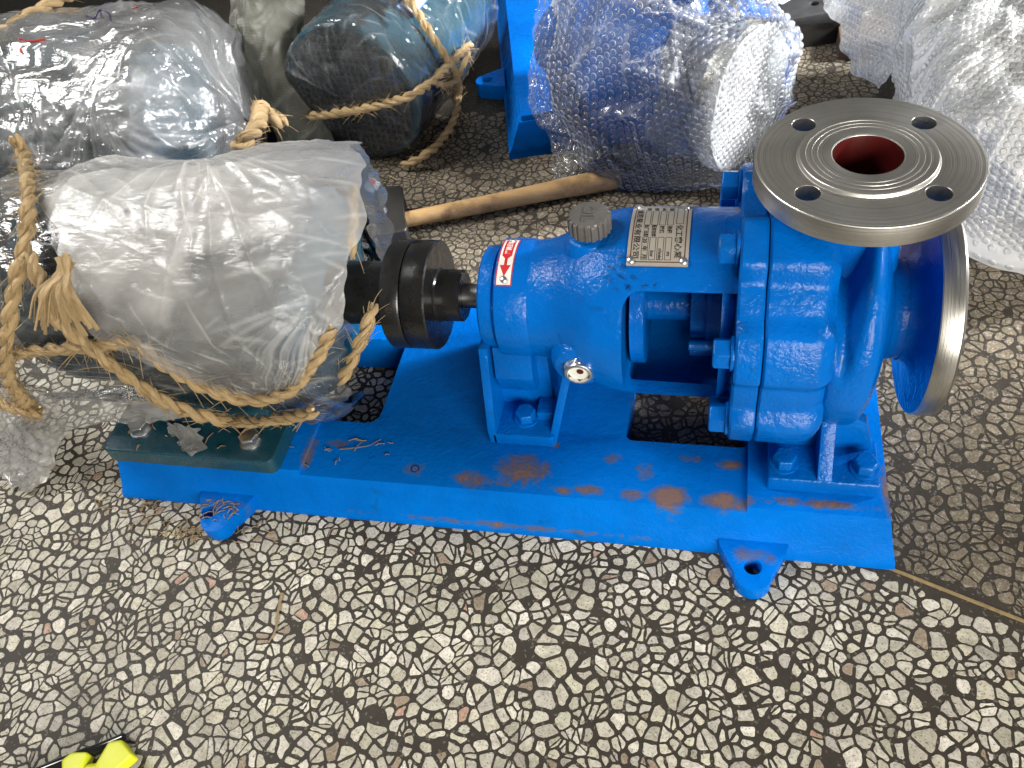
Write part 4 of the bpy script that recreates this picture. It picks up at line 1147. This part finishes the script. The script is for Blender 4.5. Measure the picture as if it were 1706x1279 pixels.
def bag3(ph, t):
    pr = math.radians(ph); k = 1.0; s = -16 + 330 * t
    if t < .07: k = .02 + .98 * math.sqrt(max(0, 1 - (1 - t / .07) ** 2))
    R = (114 + 2 * math.sin(pr * 3)) * k
    p = F3 + A3 * s + (b3 * math.sin(pr) + U3 * math.cos(pr)) * R
    p[2] = max(p[2], 2.5); return p
P = np.array([[bag3(ph, t ** 1.35) for t in np.linspace(0, 1, 170)] for ph in np.linspace(0, 360, 200)])
fl_ = np.where(P[..., 2] < 6, .15, 1.0)
Dc, Ac = creases(P, 240, 5, (15, 70), (2.4, 4.2), (.6, 2.0), 1.2, .8)
o, P3, N3 = surface('plastic_wrap', 'wrap_clear', P, None, (Dc - crumple(P, 3, 90, 3, 45, 1.0, 16, (1, 1, 1.4))) * fl_, crease=Ac * fl_)
tag(o, 'clear plastic wrap stretched over the round fan grille motor', 'plastic wrap')
# paper label on it
lp = F3 + A3 * 190 + U3 * 92 + b3 * 74
m = MB(); ln = U3 * .78 + b3 * .62; lu = A3; lv = np.cross(ln, lu)
prism(m, [(-34, -12), (34, -12), (34, 12), (-34, 12)], -.4, .4, tuple(lu), tuple(lv), F3 + A3 * 128 + ln * 112.4); 
prism(m, [(-42, -14), (42, -14), (42, 14), (-42, 14)], -.4, .2, tuple(lu), tuple(lv), F3 + A3 * 128 + ln * 112, mi=1)
o = m.build('paper_label', ('paper', 'paper_blue'), None, smooth=0); tag(o, 'white paper label with blue border on the wrapped fan motor', 'label')

# red and white scrap of packaging beside the bag
m = MB(); prism(m, rrect(-14, 14, -10, 10, 2), 0, 1.2, (.8, -.6, 0), (.5, .66, .55), (-612, 402, 22)); prism(m, rrect(-12, 3, 1, 9, 1), 1.3, 1.6, (.8, -.6, 0), (.5, .66, .55), (-612, 402, 22), mi=1)
o = m.build('packaging_scrap', ('paper', 'sticker_red'), None, smooth=0); tag(o, 'small red and white scrap of packaging on the floor behind the milky bag', 'scrap')

# grey-green tarpaulin
net = [[(-885, 690, 235), (-850, 675, 245), (-805, 665, 235), (-765, 675, 195)],
       [(-858, 590, 190), (-822, 575, 200), (-780, 570, 190), (-745, 585, 150)],
       [(-825, 530, 120), (-795, 515, 132), (-755, 515, 125), (-722, 535, 95)],
       [(-795, 485, 50), (-768, 470, 60), (-730, 472, 55), (-700, 490, 35)],
       [(-765, 438, 4), (-742, 428, 8), (-712, 430, 8), (-686, 450, 4)]]
P = sheet_from(net, 90, 60); o, _, _ = surface('tarpaulin', 'tarp', P, None, crumple(P, 5, 60, 5, 26, 1.0, 12, (1, 1.6, 1.6)), uv=True)
tag(o, 'folded grey-green woven tarpaulin strip hanging between the two wrapped motors', 'tarpaulin')
P = np.array([[(-850 + 60 * math.cos(a) * math.sin(b), 600 + 85 * math.sin(a) * math.sin(b), 82 + 80 * math.cos(b)) for b in np.linspace(.03, 3.0, 40)] for a in np.linspace(0, 2 * PI, 60)])
o, _, _ = surface('sack', 'tarp', P, None, crumple(P, 7, 60, 5, 26, 1, 12), uv=True); tag(o, 'bulging grey-green sack tucked behind the tarpaulin strip', 'sack')

# ------------------------------------------------------------------ second pump set in bubble wrap
H2 = np.array([-.24, .97, 0]); H2 /= np.linalg.norm(H2); W2 = np.array([H2[1], -H2[0], 0]); C2 = np.array([-421., 496., 0])
bp = thing('baseplate', 'plain blue baseplate standing on the floor under the bubble-wrapped pump', 'baseplate', tuple(C2 + W2 * 150 + H2 * 300))
def b2(w, h, z): return tuple(C2 + W2 * w + H2 * h + U3 * z)
m = MB(); sec = [(0, 0), (0, 10), (5, 13), (22, 57), (290, 57), (307, 13), (312, 10), (312, 0)]
vs = [b2(w, 0 if z < 12 else 8, z) for w, z in sec] + [b2(w, 700, z) for w, z in sec]; n = len(sec)
m.add(vs, [tuple(range(n)), tuple(range(n, 2 * n))[::-1]] + [(i, (i + 1) % n, n + (i + 1) % n, n + i) for i in range(n)]); m.build('frame', 'blue_base', bp, bevel=2)
pts = [(6, -30), (-8, -27)] + [(-30 + 14 * math.cos(a) , 16 * math.sin(a)) for a in np.linspace(-2.2, -4.08, 9)] + [(-8, 27), (6, 30)]
c = MB(); lathe(c, [(-5, 7.5), (40, 7.5)], b2(-24, 205, 0), (0, 0, 1), 24)
m = MB(); prism(m, [(p[0], p[1] + 205) for p in pts], 0, 26, tuple(W2), tuple(H2), C2); boolean(m, [c]).build('mounting_lug', 'blue_base', bp, bevel=2)
m = MB(); prism(m, [(26, 10), (100, 10), (100, 60), (26, 60)], 57.2, 66, tuple(W2), tuple(H2), C2); m.build('machined_pad', 'blue_base', bp, bevel=1.5)

AX2 = np.array([.86, -.51, 0]); CS2 = np.array([-175., 513., 130.])
wp = thing('wrapped_pump', 'blue pump casing showing through bubble wrap on the second baseplate', 'pump', tuple(CS2 * [1, 1, 0] + [0, 0, 57]))
m = MB(); lathe(m, [(-70, 70), (-70, 108), (-20, 110), (0, 104), (25, 96), (40, 70), (48, 46), (70, 48), (92, 60)], CS2, AX2, 64); m.build('casing', 'blue', wp)
m = MB(); lathe(m, [(92, 88), (110, 88)], CS2, AX2, 64); m.build('suction_flange', 'steel_x', wp)
m = MB(); lathe(m, [(110.5, 34), (112, 33), (112.2, 1)], CS2, AX2, 32, caps=False); m.build('red_bore', 'red', wp)
m = MB(); lathe(m, [(-210, 50), (-100, 86), (-70, 86)], CS2, AX2, 48); m.build('bearing_housing', 'blue', wp)
m = MB(); lathe(m, [(60, 38), (128, 36), (130, 70), (146, 70)], CS2, (0, 0, 1), 48); m.build('outlet_flange', 'blue', wp)
m = MB(); prism(m, [(-60, -50), (60, -50), (60, 50), (-60, 50)], 57.2, 75, tuple(AX2), tuple(np.cross(U3, AX2)), CS2 * [1, 1, 0]); m.build('pump_foot', 'blue', wp, bevel=2)
m = MB(); prism(m, [(-40, -12), (40, -12), (40, 12), (-40, 12)], 75, 110, tuple(AX2), tuple(np.cross(U3, AX2)), CS2 * [1, 1, 0]); m.build('foot_rib', 'blue', wp, bevel=2)

def bubbles(name, mat, P, Nn, parent, spacing=9.6, r=4.1, h=2.8, keep=None, sgn=1):
    """little domes in a hexagonal grid over a sheet"""
    du = np.linalg.norm(np.diff(P, axis=0), axis=-1).mean() * (P.shape[0] - 1); dv = np.linalg.norm(np.diff(P, axis=1), axis=-1).mean() * (P.shape[1] - 1)
    nu, nv = int(du / (spacing * .866)), int(dv / spacing); mb = MB(); V = []; Fc = []
    ring = [(1.0, 0.0), (.86, .55), (.5, .9)]; seg = 8; one_f = []
    for i in range(2):
        for k in range(seg): one_f.append((i * seg + k, i * seg + (k + 1) % seg, (i + 1) * seg + (k + 1) % seg, (i + 1) * seg + k))
    for k in range(seg): one_f.append((2 * seg + k, 2 * seg + (k + 1) % seg, 3 * seg))
    cs = [(math.cos(2 * PI * k / seg), math.sin(2 * PI * k / seg)) for k in range(seg)]
    for i in range(nu):
        for j in range(nv):
            fu = (i + .5) / nu * (P.shape[0] - 1); fv = min(1, (j + .5 + .5 * (i % 2)) / nv) * (P.shape[1] - 1)
            a, b = int(min(fu, P.shape[0] - 2)), int(min(fv, P.shape[1] - 2)); s, t = fu - a, fv - b
            p = (P[a, b] * (1 - s) + P[a + 1, b] * s) * (1 - t) + (P[a, b + 1] * (1 - s) + P[a + 1, b + 1] * s) * t
            nn = Nn[a, b] * sgn
            if keep is not None and not keep(p, nn): continue
            tu = P[a + 1, b] - P[a, b]; tu = tu - tu.dot(nn) * nn; l = np.linalg.norm(tu)
            if l < 1e-6: continue
            tu /= l; tv = np.cross(nn, tu); base = len(V); hh = h * rng.uniform(.75, 1.1)
            for rr, z in ring:
                for c_, s_ in cs: V.append(p + (tu * c_ + tv * s_) * r * rr + nn * (z * hh))
            V.append(p + nn * hh)
            Fc += [tuple(q + base for q in f) for f in one_f]
    mb.v = [tuple(v) for v in V]; mb.f = Fc; mb.m = ([1] * seg + [0] * (2 * seg)) * (len(Fc) // (3 * seg))
    o = mb.build(name, (mat, 'bubble_seam' if mat == 'bubble' else 'bubble_seam_white'), parent, smooth=180); o['kind'] = 'stuff'; return o
def facing(p, nn): return nn.dot(CAM_C - p) > -600

# wrap over the second pump: loose body
wrap_o = thing('bubble_wrap', 'clear bubble wrap bundled round the blue pump on the second baseplate', 'bubble wrap', (-215, 545, 0))
def wrap2(a, b):
    ca, sa = math.cos(a), math.sin(a)
    rx = 150 + 12 * math.cos(3 * a + .6); ry = 140 + 10 * math.sin(2 * a)
    z = 2 + 350 * b ** 1.25; w = (1 - b ** 5 * .96) * (1 + .06 * math.sin(5 * a + b * 4))
    w *= .86 + .20 * math.sin(min(1, b * 1.6) * PI * .8)
    return (-178 + rx * ca * w - .12 * (z - 60), 540 + ry * sa * w, z)
P = np.array([[wrap2(a, b) for b in np.linspace(0, 1, 110)] for a in np.linspace(0, 2 * PI, 241)[:-1]])
Dc, Ac = creases(P, 160, 6, (30, 110), (3, 6), (2, 5), .9, .6)
D = crumple(P, 12, 120, 14, 85, 2, 24, (1.6, 1, 1)) + Dc; D = np.where(P[..., 2] < 15, D * .4 + 2, D)
o, Pw, Nw = surface('wrap_film', 'bubble_film', P, wrap_o, D, closed_u=True, crease=Ac)
sg2 = 1 if (Nw[:, 40] * (Pw[:, 40] - np.array([-178, 548, 100]))).sum() > 0 else -1
bubbles('bubbles', 'bubble', Pw, Nw, wrap_o, 10.4, 4.4, 3.0, facing, sg2)
# tight sleeve over the suction flange
u2, v2, w2 = basis(AX2)
def sleeve(a, t):
    if t < .45: s, R = 20 + 98 * (t / .45), 93 + 6 * math.sin(a * 4) * (1 - t / .45)
    else:
        q = (t - .45) / .55; s, R = 118 + 2 * q, 95 * (1 - q) + .5
    return CS2 + np.array([0, 0, -8]) + u2 * s + (v2 * math.cos(a) + w2 * math.sin(a)) * R * (1 + .03 * math.sin(3 * a))
P = np.array([[sleeve(a, t) for t in np.linspace(0, 1, 90)] for a in np.linspace(0, 2 * PI, 161)[:-1]])
D = crumple(P, 3, 70, 3, 40, 1, 16)
o, Ps, Ns_ = surface('flange_sleeve', 'sleeve_film', P, wrap_o, D, closed_u=True)
sg3 = 1 if (Ns_[:, 20] * (Ps[:, 20] - CS2)).sum() > 0 else -1
# hex grid on the flat face of the sleeve (not along its polar mesh)
uu, vv = np.meshgrid(np.linspace(-92, 92, 40), np.linspace(-92, 92, 40), indexing='ij')
Pf = (CS2 + np.array([0, 0, -8]) + u2 * 121)[None, None] + uu[..., None] * v2 + vv[..., None] * w2
Nf = np.broadcast_to(u2, Pf.shape)
cf = CS2 + np.array([0, 0, -8]) + u2 * 121
bubbles('bubbles', 'bubble', Pf, Nf, wrap_o, 10.0, 4.2, 2.4, lambda p, n_: np.linalg.norm(p - cf) < 92)
bubbles('bubbles', 'bubble', Ps[:, :40], Ns_[:, :40], wrap_o, 10.2, 4.2, 2.6, facing, sg3)
# loose tails on the floor at the left of it
def tail(name, net, label, nu=60, nv=50, mat='bubble_film', bm='bubble'):
    P = ragged(sheet_from(net, nu, nv), 7, 14); t_ = thing('bubble_wrap_tail', label, 'bubble wrap', tuple(P.reshape(-1, 3).mean(0) * [1, 1, 0]))
    o, Pt, Nt = surface('wrap_film', mat, P, t_, np.abs(crumple(P, 4, 40, 7, 26, 2, 11)))
    s = 1 if (Nt * (CAM_C - Pt)).sum() > 0 else -1
    bubbles('bubbles', bm, Pt, Nt, t_, 9.4, 3.9, 2.7, None, s)
tail('t', [[(-372, 640, 215), (-350, 615, 225), (-320, 600, 230)], [(-380, 570, 145), (-350, 545, 155), (-315, 535, 160)], [(-385, 522, 92), (-352, 505, 92), (-318, 496, 95)], [(-372, 496, 66), (-345, 478, 64), (-312, 474, 62)]], 'bubble wrap flap hanging against the blue baseplate end')
tail('t', [[(-360, 505, 75), (-330, 492, 80), (-300, 475, 85)], [(-350, 480, 35), (-318, 462, 38), (-290, 452, 36)], [(-345, 448, 6), (-310, 428, 8), (-280, 432, 8)], [(-338, 428, 4), (-312, 410, 4), (-292, 416, 4)]], 'bubble wrap scrap lying on the floor by the hammer handle')

# heap of bubble wrap at the right
heap = thing('bubble_wrap_heap', 'bright heap of layered white bubble wrap at the right behind the steel flange', 'bubble wrap', (330, 480, 0))
m = MB(); lathe(m, [(-60, 70), (-60, 110), (0, 112), (30, 80), (60, 60)], (330, 500, 120), (.8, -.6, 0), 48); pk = m.build('packed_casting', 'red', None); tag(pk, 'dark red casting hidden inside the bubble wrap heap', 'casting')
def heapf(a, b):
    ca, sa = math.cos(a), math.sin(a)
    rx = 228 + 18 * math.sin(3 * a + 1); ry = 290 + 20 * math.cos(2 * a + .5)
    if ca < 0: rx *= 1.0 - .12 * max(0, -sa)
    w = 1 - b ** 2.6; w *= .93 + .12 * math.sin(b * PI)
    return (330 + rx * ca * w + 26 * sa * w, 500 + ry * sa * w, 2 + 235 * math.sin(b * PI / 2) ** .8)
P = np.array([[heapf(a, b) for b in np.linspace(0, .995, 120)] for a in np.linspace(0, 2 * PI, 281)[:-1]])
Dc, Ac = creases(P, 260, 7, (25, 100), (3, 6), (2, 5), .3, 1.0)
D = crumple(P, 16, 140, 14, 80, 2, 24) + Dc; D = np.where(P[..., 2] < 15, np.abs(D) * .3 + 2, D)
o, Ph, Nh = surface('wrap_film', 'bubble_film_white', P, heap, D, closed_u=True, crease=Ac)
sg4 = 1 if (Nh[:, 40] * (Ph[:, 40] - np.array([330, 500, 60]))).sum() > 0 else -1
bubbles('bubbles', 'bubble_white', Ph, Nh, heap, 10.4, 4.4, 3.0, facing, sg4)
net = [[(40, 790, 90), (120, 800, 190), (260, 790, 250), (420, 760, 260)], [(50, 715, 92), (130, 700, 200), (270, 690, 275), (420, 660, 280)], [(72, 655, 60), (150, 620, 180), (270, 600, 262), (420, 580, 262)], [(100, 600, 44), (165, 560, 140), (260, 520, 226), (400, 500, 232)]]
P = ragged(sheet_from(net, 80, 130), 12, 24); o, Pq, Nq = surface('wrap_layer', 'bubble_film_white', P, heap, crumple(P, 10, 110, 9, 60, 2, 22))
sg5 = 1 if (Nq * (CAM_C - Pq)).sum() > 0 else -1
bubbles('bubbles', 'bubble_white', Pq, Nq, heap, 10.2, 4.3, 2.9, None, sg5)

# ------------------------------------------------------------------ straw rope
def rope(path, label, R=8.0, pitch=46., seed=0, fray=1.0, ends=True):
    path = catmull(path, 2.2); T, A, B = frames(path)
    s = np.concatenate([[0], np.cumsum(np.linalg.norm(np.diff(path, axis=0), axis=1))]); r_ = random.Random(seed)
    mb = MB()
    for k in range(2):
        ph = 2 * PI * s / pitch + k * PI + .5 * np.sin(s / 37 + seed); wob = 1 + .10 * np.sin(s / 23 + k * 2 + seed) + .08 * np.sin(s / 9 + k)
        off = R * .46 * (1 + .12 * np.sin(s / 31 + k))
        c = path + (A * np.cos(ph)[:, None] + B * np.sin(ph)[:, None]) * off[:, None] if np.ndim(off) else path
        rad = R * .60 * wob * np.clip(np.minimum(s + 3, s[-1] - s + 3) / 10, .35, 1)
        tube(mb, c, rad, 9, flat=.92)
        # stalks laid along the strand, slightly proud of it
        for q in range(int(s[-1] / 9)):
            i0 = r_.randrange(0, max(1, len(path) - 14)); n = r_.randint(8, 16); idx = np.arange(i0, min(len(path), i0 + n))
            if len(idx) < 4: continue
            a0 = r_.uniform(0, 2 * PI); tw = r_.uniform(-.02, .05)
            rr = rad[idx] * 1.03
            pts = c[idx] + (A[idx] * np.cos(a0 + tw * np.arange(len(idx)))[:, None] + B[idx] * np.sin(a0 + tw * np.arange(len(idx)))[:, None]) * rr[:, None]
            tube(mb, pts, np.linspace(1.0, .5, len(idx)) * r_.uniform(.7, 1.3), 4, flat=.6)
    o = mb.build('straw_rope', 'straw', None, smooth=60); tag(o, label, 'rope')
    fb = MB()
    for q in range(int(s[-1] / 6 * fray)):
        i = r_.randrange(2, len(path) - 3); th = r_.uniform(0, 2 * PI); out = A[i] * math.cos(th) + B[i] * math.sin(th)
        d = T[i] * r_.choice((1, -1, 1)) * r_.uniform(.5, 1.1) + out * r_.uniform(.2, .8); d /= np.linalg.norm(d); ln = r_.uniform(8, 24)
        p0 = path[i] + out * R * .85; cv = np.cross(d, out) * r_.uniform(-.25, .25)
        pts = [p0 + d * ln * t + cv * ln * t * t - np.array([0, 0, 1]) * ln * .12 * t * t for t in np.linspace(0, 1, 5)]
        pts = [np.array([p[0], p[1], max(p[2], .8)]) for p in pts]
        tube(fb, pts, np.linspace(.62, .22, 5) * r_.uniform(.6, 1.3), 3, cap=False)
    f = fb.build('loose_fibres', 'straw', o); f['kind'] = 'stuff'
    return o
RW = 128.0
def rc(pts, R=RW): return [on_cyl(u, v, R + (0)) for u, v in pts]
rope(rc([(22, 225), (40, 262), (48, 330), (42, 400), (26, 470), (14, 540), (10, 600), (18, 640), (48, 674), (66, 682)], 134), 'straw rope running down the left side of the milky bag', 7.2, 44, 1, 2.6)
rope(rc([(24, 588), (70, 583), (120, 580), (175, 574), (222, 570), (262, 600), (305, 628), (352, 650), (402, 664), (448, 664), (486, 648), (515, 615), (540, 575), (556, 545)], 133), 'straw rope looped across the bag just below the milky plastic', 6.2, 38, 2, 2.2)
rope(rc([(50, 420), (66, 470), (98, 530), (150, 578), (205, 622), (262, 662), (320, 688), (385, 701), (450, 700), (505, 690), (526, 684)], 138), 'lower straw rope sagging under the motor in front of the teal foot', 6.8, 42, 3, 2.6)
rope([on_cyl(566, 640, 112), on_cyl(590, 592, 105), on_cyl(612, 545, 96), on_cyl(624, 505, 84)], 'short straw rope end hanging between the motor and the coupling', 5.5, 40, 4, 1.6)
rope([on_cyl(588, 308, 128), on_cyl(590, 350, 120), on_cyl(586, 400, 118), on_cyl(588, 432, 112)], 'thin straw rope behind the right edge of the milky bag', 4.2, 40, 5, .8)
rope(rc([(-40, 660), (0, 672), (35, 682), (72, 690)], 132), 'frayed straw rope end at the left edge above the torn film', 6.5, 40, 6, 2.4)
rope([on_z(u, v, z) for u, v, z in ((-30, 70, 250), (20, 42, 262), (70, 14, 262), (130, -14, 250))], 'straw rope across the top left corner of the dusty bag', 9, 50, 7)
rope([on_z(u, v, z) for u, v, z in ((392, 252, 190), (412, 232, 205), (430, 205, 208), (436, 180, 195), (452, 196, 180), (478, 206, 165))], 'knotted clump of straw rope behind the milky bag', 10.5, 34, 8, 3.0)
# ropes on the fan motor: follow its wrap
def on3(u, v, R):
    d = ray(u, v); a = A3; o_ = CAM_C - F3; dp = d - d.dot(a) * a; op = o_ - o_.dot(a) * a
    qa, qb, qc = dp.dot(dp), dp.dot(op), op.dot(op) - R * R; D = qb * qb - qa * qc
    p = CAM_C + d * (-qb - math.sqrt(max(D, 0))) / qa; s = (p - F3).dot(a)
    if s < -14:       # in front of the fan face instead
        t = ((F3 - a * 22) - CAM_C).dot(a) / d.dot(a); p = CAM_C + d * t
    p[2] = max(p[2], 9); return p
rope([on3(u, v, 123) for u, v in ((672, -20), (690, 12), (714, 50), (738, 88), (758, 120), (764, 155), (758, 195), (738, 230), (708, 258), (668, 276))], 'straw rope curving round the right side of the fan motor', 6.2, 42, 9)
rope([on3(u, v, 124) for u, v in ((512, 194), (550, 190), (600, 182), (645, 172), (690, 156), (722, 134), (752, 104), (786, 72))], 'straw rope tied across the front of the fan grille', 6.4, 42, 10, 1.8)
rope([on3(u, v, 124) for u, v in ((724, 140), (744, 142), (760, 132), (772, 108), (782, 84))], 'short knotted straw rope end on the fan motor', 4.5, 38, 12, 2.5)

# frayed tassel where the left rope ends
tas = MB(); r_ = random.Random(4)
top_ = on_cyl(112, 435, 142)
for k in range(26):
    u = 52 + 106 * (k / 25) + r_.uniform(-6, 6); v = 560 + r_.uniform(-26, 10) - abs(k - 13) * .6
    e = on_cyl(u, v, 139 + r_.uniform(-2, 6)); mid = top_ * .5 + e * .5 + np.array([r_.uniform(-6, 6), -9, 7 + r_.uniform(-2, 5)])
    pts = catmull([top_ + np.array([r_.uniform(-6, 6), r_.uniform(-3, 3), r_.uniform(-4, 8)]), top_ * .8 + e * .2 + np.array([r_.uniform(-4, 4), -5, 3]), mid, e], 6)
    tube(tas, pts, np.linspace(2.6, 1.9, len(pts)) * r_.uniform(.7, 1.25), 5, flat=.45)
o = tas.build('straw_tassel', 'straw', None, smooth=60); tag(o, 'fanned-out frayed tassel of straw left of the milky bag', 'straw tassel')

# ------------------------------------------------------------------ hammer
ha, hb_ = np.array([-245., 432., 13.]), np.array([-560., 318., 20.])
hm = thing('hammer', 'hammer with long worn wooden handle and dark steel head behind the coupling', 'hammer', (-545, 324, 0))
path = catmull([ha, ha * .72 + hb_ * .28 + (0, 0, 1), ha * .4 + hb_ * .6, hb_], 8); n = len(path); t = np.linspace(0, 1, n)
rad = 12.6 - 2.6 * t + 1.6 * np.exp(-((t - .12) / .16) ** 2); rad[0] *= .86
m = MB(); tube(m, path, rad, 20, flat=1.12)
ho = m.build('handle', 'wood', hm, smooth=50)
hd = (hb_ - ha) / np.linalg.norm(hb_ - ha); hx = np.cross((0, 0, 1), hd); hx /= np.linalg.norm(hx)
m = MB(); prism(m, [(-22, -48), (-19, -54), (19, -54), (22, -48), (20, -15), (20, 15), (22, 48), (19, 54), (-19, 54), (-22, 48), (-20, 15), (-20, -15)], -19, 21, tuple(hd), tuple(hx), hb_ - hd * 4 + (0, 0, 2)); m.build('head', 'iron', hm, bevel=2.5, segs=3)

# dark casting plate and things behind, at the top right
dk = thing('iron_bracket', 'dark iron mounting plate with one round hole on the floor at the back', 'bracket', (30, 830, 0))
m = MB(); prism(m, [(-62, -44), (58, -56), (72, 30), (10, 62), (-66, 40)], 40, 58, (.94, .34, 0), (-.34, .94, 0), (30, 850, 0)); c = MB(); lathe(c, [(20, 7), (80, 7)], (30, 838, 0), (0, 0, 1), 20)
boolean(m, [c]).build('plate', 'gravel_iron', dk, bevel=3)
m = MB(); prism(m, [(-56, -38), (52, -50), (64, 26), (8, 54), (-58, 34)], 0, 41, (.94, .34, 0), (-.34, .94, 0), (30, 850, 0)); m.build('skirt', 'iron', dk, bevel=3)
m = MB(); lathe(m, [(-160, 60), (-150, 66), (150, 66), (160, 50)], (0, 1010, 80), (.95, .3, 0), 40); o = m.build('steel_drum', 'gravel_iron', None); tag(o, 'dark glossy cylinder half hidden at the top behind the bubble wrap', 'cylinder')
m = MB(); tube(m, [(-150, 900, 66), (-60, 930, 74), (60, 1000, 84)], 9, 12); o = m.build('wooden_stick', 'wood', None); tag(o, 'slanting stick in front of the dark cylinder at the top', 'stick')
m = MB(); box(m, 70, 150, 760, 850, 0, 30); o = m.build('brown_board', 'cardboard', None, bevel=2); tag(o, 'brown board block on the floor beside the bubble wrap heap', 'board')
m = MB(); prism(m, rrect(-75, 75, -48, 48, 14), -3, 3, (.78, -.40, -.48), (.30, .9, -.3), (-85, 590, 236)); o = m.build('foam_sheet', 'foam', None, bevel=1.5); tag(o, 'pale blue foam sheet edge on top of the bubble-wrapped pump', 'foam sheet')

# ------------------------------------------------------------------ yellow-ended tool at the bottom left corner
tl = thing('marker_tool', 'glossy black rod with bright yellow flared ends at the bottom left corner', 'tool', (-640, -420, 0))
m = MB(); lathe(m, [(0, 4), (1.5, 5.2), (60, 5.8), (62, 5), (92, 5.2), (95, 3)], (-690, -452, 6), (.86, .51, 0), 32); m.build('rod', 'gloss_black', tl)
for ox, oy, ang, sc_ in ((-608, -426, -.35, 1.0), (-641, -438, .35, .8)):
    ca, sa = math.cos(ang), math.sin(ang)
    m = MB(); prism(m, [(-8 * sc_, -12 * sc_), (10 * sc_, -14 * sc_), (17 * sc_, 13 * sc_), (-3 * sc_, 17 * sc_), (-13 * sc_, 10 * sc_)], 4, 19, (ca, sa, 0), (-sa, ca, 0), (ox, oy, 0)); m.build('yellow_end', 'yellow', tl, bevel=3, segs=3)
m = MB(); tube(m, [(-640, -440, 10), (-625, -436, 12), (-608, -432, 11)], 5, 12, flat=.8); m.build('yellow_bridge', 'yellow', tl)

# ------------------------------------------------------------------ loose straws
def straw(pts, w, label):
    m = MB(); p = catmull(pts, 4); tube(m, p, np.linspace(w, w * .5, len(p)), 5, flat=.5); o = m.build('straw', 'straw', None, smooth=60); tag(o, label, 'straw', 'loose straws')
straw([(-516, -246, 1.6), (-512, -268, 2.4), (-508, -284, 1.6), (-510, -297, 1.4)], 1.7, 'single flat straw lying on the floor in front of the baseplate')
straw([on_z(566, 748, 53.2), on_z(590, 746, 55), on_z(615, 742, 54), on_z(634, 732, 53.6)], 1.2, 'pale crooked straw on the blue baseplate right of the motor foot')
straw([on_z(598, 332, 6), on_z(612, 345, 4), on_z(622, 362, 2)], 1.3, 'straw on the floor by the hammer head')
straw([on_z(648, 292, 1.5), on_z(662, 300, 1.5)], 1.2, 'short straw on the floor in front of the fan motor')
straw([on_z(470, 742, 59), on_z(482, 744, 60), on_z(490, 745, 59)], .9, 'tiny straw on the raised step of the blue baseplate')
lit = MB(); r_ = random.Random(9)
for k in range(150):
    w = r_.random()
    if w < .35: x, y, z = r_.gauss(-640, 26), r_.gauss(-166, 7), 19.6
    elif w < .62: x, y, z = r_.gauss(-590, 45), r_.gauss(-178, 8), 1.2
    elif w < .8: x, y, z = r_.uniform(-790, -680), r_.gauss(-165, 12), 1.2
    elif w < .92: x, y, z = r_.uniform(-735, -560), r_.uniform(-138, -100), 79.8
    else: x, y, z = r_.uniform(-520, -430), r_.uniform(-130, -85), 52.6
    if z > 19 and z < 20 and (abs(x + 614) > 22 or y < -186 or y > -156): z = 1.2; y -= 24
    a = r_.uniform(0, PI); l = r_.uniform(4, 16); d = np.array([math.cos(a), math.sin(a), 0]) * l
    tube(lit, [np.array([x, y, z]) - d / 2, np.array([x, y, z + r_.uniform(0, 1.5)]) + np.array([-d[1], d[0], 0]) * .12, np.array([x, y, z]) + d / 2], [.55, .6, .3], 4, cap=False)
o = lit.build('straw_litter', 'straw', None, smooth=60); tag(o, 'scattered broken straw bits round the left lug of the baseplate', 'straw', kind='stuff')
